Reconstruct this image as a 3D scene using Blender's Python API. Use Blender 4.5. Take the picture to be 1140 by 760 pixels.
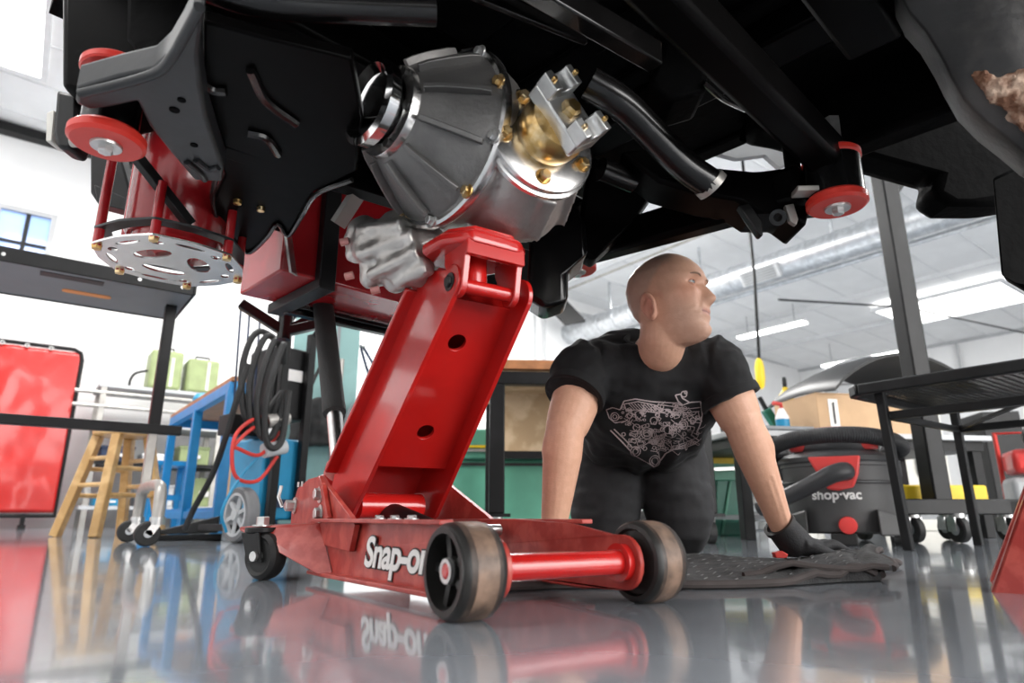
import bpy, bmesh, math, random
from mathutils import Vector, Matrix, noise
from mathutils.geometry import tessellate_polygon
from mathutils.bvhtree import BVHTree
random.seed(7)
for o in list(bpy.data.objects): bpy.data.objects.remove(o)
SC = bpy.context.scene
COL = SC.collection
R = math.radians

# ---------------------------------------------------------------- camera
# Everything is laid out in a "heading" frame (X right, Y ahead of the photographer, Z up, metres);
# world axes are the room's axes, ROOM degrees away from it.
FPX, HORIZON, CAMH = 720.0, 574.0, 0.12
PITCH = math.atan((HORIZON - 380.0) / FPX)
SP, CP = math.sin(PITCH), math.cos(PITCH)
ROOM = R(36.7)
WM = Matrix.Rotation(-ROOM, 4, 'Z')          # heading frame -> world
def W(p): return WM @ Vector(p)
cam_d = bpy.data.cameras.new('camera')
cam = bpy.data.objects.new('camera', cam_d); COL.objects.link(cam)
cam_d.sensor_width = 36.0; cam_d.lens = FPX / 1140.0 * 36.0
cam_d.clip_start = 0.02; cam_d.clip_end = 100
cam.location = W((0, 0, CAMH))
cam.rotation_euler = (R(90) + PITCH, 0, -ROOM)
cam_d.dof.use_dof = True; cam_d.dof.focus_distance = 1.35; cam_d.dof.aperture_fstop = 3.6
SC.camera = cam

# ---------------------------------------------------------------- light
vs = SC.view_settings
vs.view_transform = 'Standard'; vs.look = 'None'; vs.exposure = 0.46; vs.gamma = 1.0; vs.use_curve_mapping = False
world = bpy.data.worlds.new('daylight'); SC.world = world; world.use_nodes = True
bg = world.node_tree.nodes['Background']
bg.inputs[0].default_value = (0.93, 0.97, 1.0, 1); bg.inputs[1].default_value = 1.6
def area(name, loc, size, sizey, power, rot, col=(1, 1, 1)):
    l = bpy.data.lights.new(name, 'AREA'); l.shape = 'RECTANGLE'; l.size = size; l.size_y = sizey; l.energy = power; l.color = col
    o = bpy.data.objects.new(name, l); COL.objects.link(o); o.location = loc; o.rotation_euler = rot
    return o
CEIL = 4.25
# room frame: wall_back y=8.6, wall_right x=17, wall_left x=-4, wall_front y=-6.5 (unseen; opening added to let light in)
area('front_fill', (3.2, -6.3, 1.9), 6.5, 3.4, 430, (R(90), 0, 0), (1.0, 0.97, 0.94))  # soft fill lamp added behind the camera, at an unseen opening
for i, (lx, ly, pw) in enumerate([(0.5, 5.6, 125), (5.0, 5.8, 250), (10.0, 6.2, 220), (13.5, 2.0, 240), (9.0, -1.5, 230), (-2.0, 2.0, 110), (4.2, -3.5, 150)]):
    area('ceiling_fill', (lx, ly, CEIL - 0.25), 2.4, 1.0, pw, (0, 0, 0), (1.0, 0.985, 0.96))  # overhead fill lamps, added where no fixtures hang

# ---------------------------------------------------------------- pixel helpers (1140x760 frame)
def ray(px, py):
    u = (px - 570.0) / FPX; v = (380.0 - py) / FPX
    return Vector((u, CP - v * SP, SP + v * CP))
def at(px, py, Y):
    r = ray(px, py); t = Y / r.y; return Vector((r.x * t, Y, CAMH + r.z * t))
def gz(px, py, z=0.0):
    r = ray(px, py); t = (z - CAMH) / r.z; return Vector((r.x * t, r.y * t, z))
def frame(o, deg=0.0):
    return Matrix.Translation(Vector(o)) @ Matrix.Rotation(R(deg), 4, 'Z')
def axis_frame(p0, p1, side=None):
    """frame with z along p0->p1, origin p0"""
    p0 = Vector(p0); z = (Vector(p1) - p0).normalized()
    s = Vector(side) if side is not None else (Vector((0, 0, 1)) if abs(z.z) < .9 else Vector((1, 0, 0)))
    x = (s - z * s.dot(z)).normalized(); y = z.cross(x)
    m = Matrix((x, y, z)).transposed().to_4x4(); m.translation = p0
    return m
I4 = Matrix.Identity(4)
RM = frame((0, 0, 0), math.degrees(ROOM))      # room axes in the heading frame
def rm(x, y, z=0): return RM @ Vector((x, y, z))

# ---------------------------------------------------------------- materials
MATS = {}
def mat(name, col, rough=0.5, metal=0.0, var=0.06, scale=8.0, bump=0.0, bscale=60.0, coat=0.0, spec=0.5, col2=None, thr=(0.45, 0.62), trans=0.0, emit=0.0, ior=1.45, attr=None, sheen=0.0):
    m = bpy.data.materials.new(name); m.use_nodes = True
    nt = m.node_tree; N = nt.nodes; L = nt.links; b = N['Principled BSDF']
    b.inputs['Roughness'].default_value = rough; b.inputs['Metallic'].default_value = metal
    b.inputs['Coat Weight'].default_value = coat; b.inputs['Coat Roughness'].default_value = 0.08
    b.inputs['Specular IOR Level'].default_value = spec; b.inputs['IOR'].default_value = ior
    b.inputs['Transmission Weight'].default_value = trans
    b.inputs['Sheen Weight'].default_value = sheen
    tc = N.new('ShaderNodeTexCoord')
    nz = N.new('ShaderNodeTexNoise'); nz.inputs['Scale'].default_value = scale; nz.inputs['Detail'].default_value = 5
    L.new(tc.outputs['Object'], nz.inputs['Vector'])
    rp = N.new('ShaderNodeValToRGB'); rp.color_ramp.elements[0].position, rp.color_ramp.elements[1].position = thr
    c1 = tuple(max(0, c * (1 - var)) for c in col); c2 = col2 if col2 else tuple(min(1, c * (1 + var)) for c in col)
    rp.color_ramp.elements[0].color = (*c1, 1); rp.color_ramp.elements[1].color = (*c2, 1)
    L.new(nz.outputs['Fac'], rp.inputs[0])
    out = rp.outputs[0]
    if attr:
        at_ = N.new('ShaderNodeVertexColor'); at_.layer_name = attr
        mx = N.new('ShaderNodeMix'); mx.data_type = 'RGBA'; mx.blend_type = 'MULTIPLY'; mx.inputs[0].default_value = 1
        L.new(at_.outputs[0], mx.inputs[6]); L.new(out, mx.inputs[7]); out = mx.outputs[2]
    L.new(out, b.inputs['Base Color'])
    if emit:
        b.inputs['Emission Color'].default_value = (*col, 1); b.inputs['Emission Strength'].default_value = emit
    if bump:
        n2 = N.new('ShaderNodeTexNoise'); n2.inputs['Scale'].default_value = bscale; n2.inputs['Detail'].default_value = 4
        L.new(tc.outputs['Object'], n2.inputs['Vector'])
        bp = N.new('ShaderNodeBump'); bp.inputs['Strength'].default_value = bump; bp.inputs['Distance'].default_value = 0.01
        L.new(n2.outputs['Fac'], bp.inputs['Height']); L.new(bp.outputs[0], b.inputs['Normal'])
    MATS[name] = m
    return m

# ---------------------------------------------------------------- mesh builder
ORIGIN = {}
class MB:
    def __init__(s): s.v = []; s.f = []
    def add(s, vs, fs):
        o = len(s.v); s.v += [Vector(v) for v in vs]; s.f += [tuple(i + o for i in f) for f in fs]; return s
    def box(s, c, size, F=I4):
        c = Vector(c); x, y, z = size[0] / 2, size[1] / 2, size[2] / 2
        vs = [F @ (c + Vector((i * x, j * y, k * z))) for i in (-1, 1) for j in (-1, 1) for k in (-1, 1)]
        return s.add(vs, [(0, 1, 3, 2), (4, 6, 7, 5), (0, 4, 5, 1), (2, 3, 7, 6), (0, 2, 6, 4), (1, 5, 7, 3)])
    def bx(s, x0, x1, y0, y1, z0, z1, F=I4):
        return s.box(((x0 + x1) / 2, (y0 + y1) / 2, (z0 + z1) / 2), (abs(x1 - x0), abs(y1 - y0), abs(z1 - z0)), F)
    def bar(s, p0, p1, w, h, side=None, F=I4):
        p0, p1 = F @ Vector(p0), F @ Vector(p1)
        A = axis_frame(p0, p1, side); return s.box((0, 0, (p1 - p0).length / 2), (w, h, (p1 - p0).length), A)
    def loft(s, rings, cap=True, closed=True):
        n = len(rings[0]); o = len(s.v)
        for r in rings: s.v += [Vector(p) for p in r]
        for i in range(len(rings) - 1):
            for j in range(n if closed else n - 1):
                a = o + i * n + j; b = o + i * n + (j + 1) % n
                s.f.append((a, b, b + n, a + n))
        if cap:
            s.f.append(tuple(o + n - 1 - j for j in range(n))); e = o + (len(rings) - 1) * n
            s.f.append(tuple(e + j for j in range(n)))
        return s
    def lathe(s, prof, F=I4, n=20, cap=True, a0=0.0, a1=None, sx=1.0, sy=1.0):
        rings = []
        for r, z in prof:
            rings.append([F @ Vector((sx * r * math.cos(2 * math.pi * k / n), sy * r * math.sin(2 * math.pi * k / n), z)) for k in range(n)])
        return s.loft(rings, cap)
    def cyl(s, p0, p1, r0, r1=None, n=16, F=I4):
        p0, p1 = F @ Vector(p0), F @ Vector(p1); A = axis_frame(p0, p1)
        return s.lathe([(r0, 0), (r0 if r1 is None else r1, (p1 - p0).length)], A, n)
    def ring(s, p0, p1, ro, ri, n=24, F=I4):
        p0, p1 = F @ Vector(p0), F @ Vector(p1); A = axis_frame(p0, p1); L = (p1 - p0).length
        return s.lathe([(ri, 0), (ro, 0), (ro, L), (ri, L), (ri, 0)], A, n, cap=False)
    def tube(s, pts, r, n=10, F=I4, closed=False, sub=0):
        pts = [F @ Vector(p) for p in pts]
        if sub: pts = smooth_path(pts, sub, closed)
        m = len(pts); rs = r if isinstance(r, (list, tuple)) else [r] * m
        if len(rs) != m: rs = [rs[min(len(rs) - 1, int(i * (len(rs) - 1) / (m - 1)))] + (rs[min(len(rs) - 1, int(i * (len(rs) - 1) / (m - 1)) + 1)] - rs[min(len(rs) - 1, int(i * (len(rs) - 1) / (m - 1)))]) * ((i * (len(rs) - 1) / (m - 1)) % 1) for i in range(m)]
        rings = []; up = None
        for i, p in enumerate(pts):
            a = pts[(i - 1) % m] if (closed or i > 0) else p; b = pts[(i + 1) % m] if (closed or i < m - 1) else p
            t = (b - a).normalized()
            if up is None: up = Vector((0, 0, 1)) if abs(t.z) < .9 else Vector((1, 0, 0))
            x = (up - t * up.dot(t)).normalized(); y = t.cross(x); up = x
            rings.append([p + (x * math.cos(2 * math.pi * k / n) + y * math.sin(2 * math.pi * k / n)) * rs[i] for k in range(n)])
        if closed: rings.append(rings[0])
        return s.loft(rings, cap=not closed)
    def prism(s, polys, F, z0, z1):
        """polys: one outline or [outline, hole, ...] in the xy plane of F, extruded from z0 to z1"""
        if not isinstance(polys[0][0], (tuple, list)): polys = [polys]
        flat = [p for q in polys for p in q]; n = len(flat); o = len(s.v)
        s.v += [F @ Vector((p[0], p[1], z0)) for p in flat] + [F @ Vector((p[0], p[1], z1)) for p in flat]
        for t in tessellate_polygon([[Vector((p[0], p[1], 0)) for p in q] for q in polys]):
            s.f.append((o + t[0], o + t[1], o + t[2])); s.f.append((o + n + t[2], o + n + t[1], o + n + t[0]))
        k = 0
        for q in polys:
            m = len(q)
            for i in range(m):
                a = o + k + i; b = o + k + (i + 1) % m; s.f.append((a, b, b + n, a + n))
            k += m
        return s
    def ppr(s, px, Y, th, dirv=(0, 1, 0)):
        """outline given in photo pixels standing at distance Y, extruded by th along dirv"""
        pts = [at(x, y, Y) for x, y in px]; d = Vector(dirv).normalized() * th; n = len(pts); o = len(s.v)
        s.v += pts + [p + d for p in pts]
        for t in tessellate_polygon([[Vector((p.x, p.z, 0)) for p in pts]]):
            s.f.append((o + t[0], o + t[1], o + t[2])); s.f.append((o + n + t[2], o + n + t[1], o + n + t[0]))
        for i in range(n): a = o + i; b = o + (i + 1) % n; s.f.append((a, b, b + n, a + n))
        return s
    def zpr(s, px, z, th, inset=None):
        """outline given in photo pixels lying in the horizontal plane at height z, extruded up by th"""
        pts = [gz(x, y, z) for x, y in px]; n = len(pts); o = len(s.v)
        s.v += pts + [p + Vector((0, 0, th)) for p in pts]
        for t in tessellate_polygon([[Vector((p.x, p.y, 0)) for p in pts]]):
            s.f.append((o + t[0], o + t[1], o + t[2])); s.f.append((o + n + t[2], o + n + t[1], o + n + t[0]))
        for i in range(n): a = o + i; b = o + (i + 1) % n; s.f.append((a, b, b + n, a + n))
        return s
    def sph(s, c, r, n=16, m=10, F=I4):
        if not isinstance(r, (tuple, list)): r = (r, r, r)
        c = Vector(c); rings = []
        for i in range(1, m):
            a = math.pi * i / m
            rings.append([F @ (c + Vector((r[0] * math.sin(a) * math.cos(2 * math.pi * k / n), r[1] * math.sin(a) * math.sin(2 * math.pi * k / n), -r[2] * math.cos(a)))) for k in range(n)])
        return s.loft(rings)
    def hexbolt(s, c, d, r=.008, h=.007, washer=True):
        A = axis_frame(c, Vector(c) + Vector(d))
        if washer: s.lathe([(r * 1.5, -.001), (r * 1.5, .002)], A, 14)
        return s.lathe([(r, .002), (r, h), (r * .8, h + .0015)], A, 6)
    def mesh(s, name, org):
        me = bpy.data.meshes.new(name)
        me.from_pydata([W(v) - org for v in s.v], [], s.f); me.update()
        bm = bmesh.new(); bm.from_mesh(me); bmesh.ops.remove_doubles(bm, verts=bm.verts, dist=1e-6)
        bmesh.ops.recalc_face_normals(bm, faces=bm.faces); bm.to_mesh(me); bm.free()
        return me
    def build(s, name, m, parent=None, bevel=0.0, smooth=32, seg=2):
        if parent is not None: org = ORIGIN[parent.name]
        else:
            ws = [W(v) for v in s.v]; org = Vector(((min(v.x for v in ws) + max(v.x for v in ws)) / 2, (min(v.y for v in ws) + max(v.y for v in ws)) / 2, min(v.z for v in ws)))
        me = s.mesh(name, org)
        return finish(name, me, m, parent, org, bevel, smooth, seg)
def finish(name, me, m, parent, org, bevel=0.0, smooth=32, seg=2):
    o = bpy.data.objects.new(name, me); COL.objects.link(o)
    if parent is not None: o.parent = parent
    else: o.location = org
    ORIGIN[o.name] = org
    for x in (m if isinstance(m, (list, tuple)) else [m]): me.materials.append(MATS[x] if isinstance(x, str) else x)
    if smooth:
        me.polygons.foreach_set('use_smooth', [True] * len(me.polygons)); me.set_sharp_from_angle(angle=R(smooth))
    if bevel:
        b = o.modifiers.new('bevel', 'BEVEL'); b.width = bevel; b.segments = seg; b.limit_method = 'ANGLE'; b.angle_limit = R(40)
    return o
def smooth_path(pts, k=6, closed=False):
    out = []; n = len(pts)
    for i in range(n if closed else n - 1):
        p0 = pts[(i - 1) % n] if closed or i > 0 else pts[i] * 2 - pts[i + 1]
        p1 = pts[i]; p2 = pts[(i + 1) % n]
        p3 = pts[(i + 2) % n] if closed or i + 2 < n else p2 * 2 - p1
        for j in range(k):
            t = j / k
            out.append(0.5 * ((2 * p1) + (p2 - p0) * t + (2 * p0 - 5 * p1 + 4 * p2 - p3) * t * t + (3 * p1 - p0 - 3 * p2 + p3) * t ** 3))
    if not closed: out.append(pts[-1])
    return out
def tag(o, label, cat, group=None):
    o['label'] = label; o['category'] = cat
    if group: o['group'] = group
    return o
def thing(name, label, cat, base, group=None):
    o = bpy.data.objects.new(name, None); COL.objects.link(o); o.empty_display_size = .05
    o.location = W(base); ORIGIN[o.name] = o.location.copy(); return tag(o, label, cat, group)
def struct(o): o['kind'] = 'structure'; return o
def dup(root, delta, label=None, rotz=0.0):
    """copy a thing and its parts; delta is a heading-frame offset"""
    r = root.copy(); COL.objects.link(r); r.location = root.location + (WM.to_3x3() @ Vector(delta)); r.rotation_euler.z += rotz
    ORIGIN[r.name] = r.location.copy()
    if label: r['label'] = label
    def rec(src, dst):
        for ch in list(src.children):
            c = ch.copy(); COL.objects.link(c); c.parent = dst; rec(ch, c)
    rec(root, r); return r
def text_mb(txt, F, size, depth=.001, shear=0.0, offset=0.0, sx=1.0, space=1.0):
    cu = bpy.data.curves.new('t', 'FONT'); cu.body = txt; cu.size = size; cu.shear = shear; cu.offset = offset; cu.extrude = depth / 2; cu.space_character = space
    to = bpy.data.objects.new('t', cu); COL.objects.link(to); bpy.context.view_layer.update()
    me = bpy.data.meshes.new_from_object(to.evaluated_get(bpy.context.evaluated_depsgraph_get()))
    bpy.data.objects.remove(to)
    mb = MB(); mb.add([F @ Vector((v.co.x * sx, v.co.y, v.co.z)) for v in me.vertices], [tuple(p.vertices) for p in me.polygons])
    bpy.data.meshes.remove(me); return mb
def remesh(mb, voxel, sm=6, fac=.5):
    """weld overlapping closed shapes into ONE continuous surface (heading-frame coordinates)"""
    me = bpy.data.meshes.new('t'); me.from_pydata(mb.v, [], mb.f); me.update()
    bm = bmesh.new(); bm.from_mesh(me); bmesh.ops.recalc_face_normals(bm, faces=bm.faces); bm.to_mesh(me); bm.free()
    o = bpy.data.objects.new('t', me); COL.objects.link(o)
    r = o.modifiers.new('r', 'REMESH'); r.mode = 'VOXEL'; r.voxel_size = voxel
    s = o.modifiers.new('s', 'SMOOTH'); s.factor = fac; s.iterations = sm
    bpy.context.view_layer.update()
    me2 = bpy.data.meshes.new_from_object(o.evaluated_get(bpy.context.evaluated_depsgraph_get()))
    out = MB(); out.v = [v.co.copy() for v in me2.vertices]; out.f = [tuple(p.vertices) for p in me2.polygons]
    bpy.data.objects.remove(o); bpy.data.meshes.remove(me); bpy.data.meshes.remove(me2)
    return out
def vnormals(mb):
    n = [Vector() for _ in mb.v]
    for f in mb.f:
        a, b, c = mb.v[f[0]], mb.v[f[1]], mb.v[f[2]]; k = (b - a).cross(c - a)
        for i in f: n[i] += k
    return [k.normalized() if k.length > 0 else k for k in n]
def rough_mesh(mb, amp, scale, seed=0):
    ns = vnormals(mb)
    for i, v in enumerate(mb.v): mb.v[i] = v + ns[i] * amp * noise.fractal((v + Vector((seed, seed, 0))) * scale, 1.0, 2.0, 3)
    return mb
# ================================================================ materials
mat('wall_paint', (.86, .86, .86), .6, var=.015, scale=2, bump=.02, bscale=40)
mat('ceiling_white', (.88, .885, .89), .7, var=.02, scale=3)
mat('steel_white', (.74, .75, .76), .5, var=.03)
mat('galvanised', (.62, .64, .66), .32, .85, var=.12, scale=14)
mat('red_paint', (.50, .012, .010), .24, 0, var=.08, scale=6, coat=.6, spec=.5)
mat('red_worn', (.40, .035, .026), .40, 0, var=.12, scale=30, bump=.06, bscale=70, col2=(.47, .07, .052), coat=.15)
mat('red_tank', (.34, .010, .014), .25, .0, var=.1, coat=.5)
mat('red_rubber', (.66, .035, .022), .42, 0, var=.05, coat=.15)
mat('black_gloss', (.004, .004, .0042), .20, 0, var=.2, scale=5, bump=.03, bscale=16, spec=.45)
mat('tube_black', (.006, .0055, .0055), .26, 0, var=.2, spec=.5, coat=.25)
mat('tyre_edge', (.055, .038, .030), .5, 0, var=.4, scale=40, bump=.12, bscale=90)
mat('pressing_black', (.0022, .0020, .0020), .34, 0, var=.2, scale=5, bump=.05, bscale=16, spec=.045)
mat('black_paint', (.010, .010, .0105), .42, 0, var=.2, bump=.05, bscale=30, spec=.28)
mat('underseal', (.0022, .0022, .0023), .62, 0, var=.3, scale=9, bump=.2, bscale=45, spec=.035)
mat('subframe_grey', (.020, .021, .023), .40, .2, var=.12, scale=9, bump=.03)
mat('rust', (.28, .13, .075), .85, 0, col2=(.50, .36, .27), var=.4, scale=34, bump=.5, bscale=60)
mat('dirty_black', (.022, .022, .023), .5, 0, col2=(.07, .062, .058), var=.3, scale=10, thr=(.45, .75), bump=.15, bscale=50)
mat('cast_aluminium', (.47, .45, .43), .42, .9, var=.10, scale=12, bump=.10, bscale=120)
mat('cast_grey', (.17, .165, .16), .5, .75, var=.12, scale=10, bump=.12, bscale=120)
mat('bright_aluminium', (.70, .69, .68), .25, 1.0, var=.05, scale=20)
mat('chrome', (.80, .80, .80), .10, 1.0, var=.03)
mat('zinc', (.58, .58, .57), .32, .9, var=.08, scale=30)
mat('gold_zinc', (.72, .46, .17), .28, 1.0, var=.2, scale=40, col2=(.80, .62, .36))
mat('pink_nut', (.62, .28, .26), .4, .5, var=.1)
mat('tyre_worn', (.13, .085, .062), .45, 0, var=.45, scale=30, col2=(.27, .175, .125), thr=(.35, .7), bump=.12, bscale=90)
mat('wheel_black', (.018, .017, .016), .45, 0, var=.3, bump=.1)
mat('rubber', (.018, .018, .018), .6, 0, var=.2)
mat('rubber_grey', (.16, .16, .165), .55, 0, var=.1)
mat('foam_grip', (.02, .02, .02), .7, 0, var=.2, bump=.2, bscale=200)
mat('white_print', (.80, .78, .76), .5, 0, var=.03)
mat('dark_print', (.03, .025, .025), .5, 0, var=.05)
mat('skin', (1.0, .98, .96), .42, 0, var=.05, scale=60, bump=.10, bscale=260, attr='skin', spec=.4)
mat('eye_white', (.75, .72, .70), .2, 0, var=.02)
mat('iris', (.06, .07, .08), .15, 0, var=.1)
mat('brow', (.33, .20, .14), .8, 0, var=.2)
mat('tshirt', (.008, .008, .009), .85, 0, var=.15, scale=30, bump=.10, bscale=400, sheen=.03)
mat('trouser', (.017, .017, .019), .82, 0, var=.15, scale=20, bump=.12, bscale=300, sheen=.05)
mat('shirt_ink', (.48, .40, .40), .7, 0, var=.1)
mat('glove', (.022, .022, .024), .7, 0, var=.2, scale=30, bump=.2, bscale=250)
mat('blanket', (.030, .030, .031), .9, 0, var=.3, scale=30, bump=.3, bscale=180, sheen=.05)
mat('blanket_edge', (.055, .045, .043), .9, 0, var=.2)
mat('stitch', (.20, .20, .20), .9, 0, var=.1)
mat('vac_grey', (.080, .078, .078), .5, 0, var=.06, bump=.04, bscale=150)
mat('vac_dark', (.032, .032, .034), .45, 0, var=.06)
mat('vac_red', (.72, .05, .045), .4, 0, var=.04, coat=.2)
mat('wood', (.62, .36, .13), .42, 0, var=.12, scale=12, col2=(.72, .46, .20), coat=.2)
mat('plywood', (.50, .34, .19), .6, 0, var=.12, scale=9, col2=(.60, .44, .28))
mat('wood_edge', (.36, .15, .06), .5, 0, var=.15, scale=16)
mat('cardboard', (.56, .37, .22), .8, 0, var=.05, scale=6)
mat('machine_green', (.11, .36, .25), .45, 0, var=.06, scale=5)
mat('dark_green', (.012, .15, .10), .45, 0, var=.08)
mat('olive_green', (.30, .36, .17), .5, 0, var=.06)
mat('teal_column', (.25, .42, .41), .5, 0, var=.06, scale=6)
mat('blue_paint', (.01, .22, .50), .42, 0, var=.06)
mat('blue_plastic', (.015, .25, .46), .4, 0, var=.05)
mat('navy', (.03, .045, .09), .7, 0, var=.2)
mat('yellow', (.80, .56, .02), .45, 0, var=.05)
mat('orange', (.85, .30, .08), .5, 0, var=.05)
mat('white_plastic', (.80, .80, .80), .4, 0, var=.03)
mat('grey_plastic', (.24, .25, .26), .5, 0, var=.05)
mat('light_grey', (.50, .51, .52), .5, 0, var=.05)
mat('grey_steel', (.42, .40, .37), .4, .5, var=.1)
mat('tray_grey', (.20, .205, .215), .55, 0, var=.06, scale=3)
mat('curtain_red', (.56, .016, .012), .28, 0, var=.06, scale=4, spec=.6, coat=.3)
mat('hose_red', (.60, .04, .03), .45, 0, var=.05)
mat('cream', (.70, .68, .62), .5, 0, var=.03)
mat('pane', (.34, .50, .90), .08, 0, var=.03, emit=.45)
mat('light_tube', (1.0, .99, .97), .4, 0, var=0, emit=7.0)
mat('skylight_panel', (1.0, .99, .97), .4, 0, var=0, emit=2.6)
# polished grey epoxy floor
def floor_mat():
    m = bpy.data.materials.new('epoxy_floor'); m.use_nodes = True; nt = m.node_tree; N = nt.nodes; L = nt.links; b = N['Principled BSDF']
    tc = N.new('ShaderNodeTexCoord'); n1 = N.new('ShaderNodeTexNoise'); n1.inputs['Scale'].default_value = 1.6; n1.inputs['Detail'].default_value = 8
    L.new(tc.outputs['Object'], n1.inputs['Vector']); r = N.new('ShaderNodeValToRGB')
    r.color_ramp.elements[0].color = (.26, .285, .315, 1); r.color_ramp.elements[0].position = .35
    r.color_ramp.elements[1].color = (.34, .365, .40, 1); r.color_ramp.elements[1].position = .68
    L.new(n1.outputs['Fac'], r.inputs[0]); L.new(r.outputs[0], b.inputs['Base Color'])
    n2 = N.new('ShaderNodeTexNoise'); n2.inputs['Scale'].default_value = 26; n2.inputs['Detail'].default_value = 6; L.new(tc.outputs['Object'], n2.inputs['Vector'])
    mr = N.new('ShaderNodeMapRange'); mr.inputs['To Min'].default_value = .07; mr.inputs['To Max'].default_value = .15; L.new(n2.outputs['Fac'], mr.inputs[0]); L.new(mr.outputs[0], b.inputs['Roughness'])
    b.inputs['Coat Weight'].default_value = .55; b.inputs['Coat Roughness'].default_value = .05; b.inputs['Specular IOR Level'].default_value = .7
    n3 = N.new('ShaderNodeTexNoise'); n3.inputs['Scale'].default_value = 9; n3.inputs['Detail'].default_value = 3; L.new(tc.outputs['Object'], n3.inputs['Vector'])
    bp = N.new('ShaderNodeBump'); bp.inputs['Strength'].default_value = .06; bp.inputs['Distance'].default_value = .004; L.new(n3.outputs['Fac'], bp.inputs['Height']); L.new(bp.outputs[0], b.inputs['Normal']); L.new(bp.outputs[0], b.inputs['Coat Normal'])
    MATS['epoxy_floor'] = m
floor_mat()

# ================================================================ room shell (room axes)
XL, XR, YF, YB = -4.0, 15.6, -6.5, 8.6
def cz(x): return 4.40 - .0405 * (x + .8)          # the roof falls gently to the right
struct(MB().bx(XL - .2, XR + .2, YF - .2, YB + .2, -.15, 0, RM).build('floor', 'epoxy_floor'))
m = MB()
m.add([RM @ Vector((x, y, cz(x) + dz)) for dz in (0, .15) for (x, y) in ((XL - .2, YF - .2), (XR + .2, YF - .2), (XR + .2, YB + .2), (XL - .2, YB + .2))],
      [(0, 1, 2, 3), (7, 6, 5, 4), (0, 4, 5, 1), (1, 5, 6, 2), (2, 6, 7, 3), (3, 7, 4, 0)])
ceil_o = struct(m.build('ceiling', 'ceiling_white'))
def wall_y(name, y0, y1, holes=()):
    m = MB()
    F = RM @ Matrix(((1, 0, 0, 0), (0, 0, 1, 0), (0, 1, 0, 0), (0, 0, 0, 1)))   # (x, z, y)
    out = [(XL - .2, 0), (XR + .2, 0), (XR + .2, cz(XR + .2)), (XL - .2, cz(XL - .2))]
    m.prism([out] + [[(a, c), (b, c), (b, d), (a, d)] for a, b, c, d in holes], F, y0, y1)
    return struct(m.build(name, 'wall_paint'))
WX0, WX1, WZ0, WZ1 = -.68, -.12, 2.55, 3.45
back = wall_y('wall_back', YB, YB + .2, [(WX0, WX1, WZ0, WZ1)])
wall_y('wall_front', YF - .2, YF, [(-.6, 6.6, 0.02, 3.6)])  # unseen wall, its opening added for the frontal fill
for nm, x0, x1 in (('wall_left', XL - .2, XL), ('wall_right', XR, XR + .2)):
    m = MB(); F = RM @ Matrix(((0, 0, 1, 0), (1, 0, 0, 0), (0, 1, 0, 0), (0, 0, 0, 1)))
    zc = cz(x0)
    m.prism([(YF, 0), (YB, 0), (YB, zc), (YF, zc)], F, x0, x1); struct(m.build(nm, 'wall_paint'))
# window with four panes
m = MB(); f = .05
m.bx(WX0, WX1, YB - .03, YB + .12, WZ1 - f, WZ1, RM); m.bx(WX0, WX1, YB - .03, YB + .12, WZ0, WZ0 + f, RM)
m.bx(WX0, WX0 + f, YB - .03, YB + .12, WZ0 + f, WZ1 - f, RM); m.bx(WX1 - f, WX1, YB - .03, YB + .12, WZ0 + f, WZ1 - f, RM)
win = struct(m.build('window_1', 'light_grey'))
xm = (WX0 + WX1) / 2 + .02; zm = 3.05
MB().bx(xm - .02, xm + .02, YB - .01, YB + .06, WZ0 + f, WZ1 - f, RM).build('mullion', 'black_paint', win)
MB().bx(WX0 + f, WX1 - f, YB + .0, YB + .05, zm - .015, zm + .015, RM).build('glazing_bar', 'black_paint', win)
for a, b in ((WX0 + f, xm - .02), (xm + .02, WX1 - f)):
    for c, d in ((WZ0 + f, zm - .015), (zm + .015, WZ1 - f)):
        MB().bx(a, b, YB + .03, YB + .04, c, d, RM).build('pane', 'pane', win)
# ceiling ribs (purlins) running along the duct, and liner-panel seams across them
for k, x in enumerate((-2.6, -.9, .8, 2.5, 4.2, 5.7, 7.1, 9.2, 11.4, 13.2)):
    MB().bx(x - .03, x + .03, YF, YB, cz(x) - .07, cz(x) + .005, RM).build('purlin', 'steel_white', ceil_o)
for k in range(14):
    y = YB - .75 * k - .4
    m = MB()
    m.add([RM @ Vector((x, yy, cz(x) - dz)) for dz in (.012, -.004) for (x, yy) in ((XL, y), (XR, y), (XR, y + .02), (XL, y + .02))],
          [(0, 1, 2, 3), (7, 6, 5, 4), (0, 4, 5, 1), (1, 5, 6, 2), (2, 6, 7, 3), (3, 7, 4, 0)])
    m.build('panel_seam', 'steel_white', ceil_o)
# dark roof beam above the window wall, cornice lines
b = MB().bx(-3.9, .9, YB - .14, YB, 4.27, 4.37, RM).build('trim_1', 'black_paint'); struct(b)
b = MB().bx(7.0, XR, YB - .05, YB, cz(XR) + .02, cz(XR) + .09, RM).build('trim_2', 'light_grey'); struct(b)
b = MB().bx(XR - .05, XR, YF, YB, cz(XR) - .06, cz(XR), RM).build('trim_3', 'light_grey'); struct(b)
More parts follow.
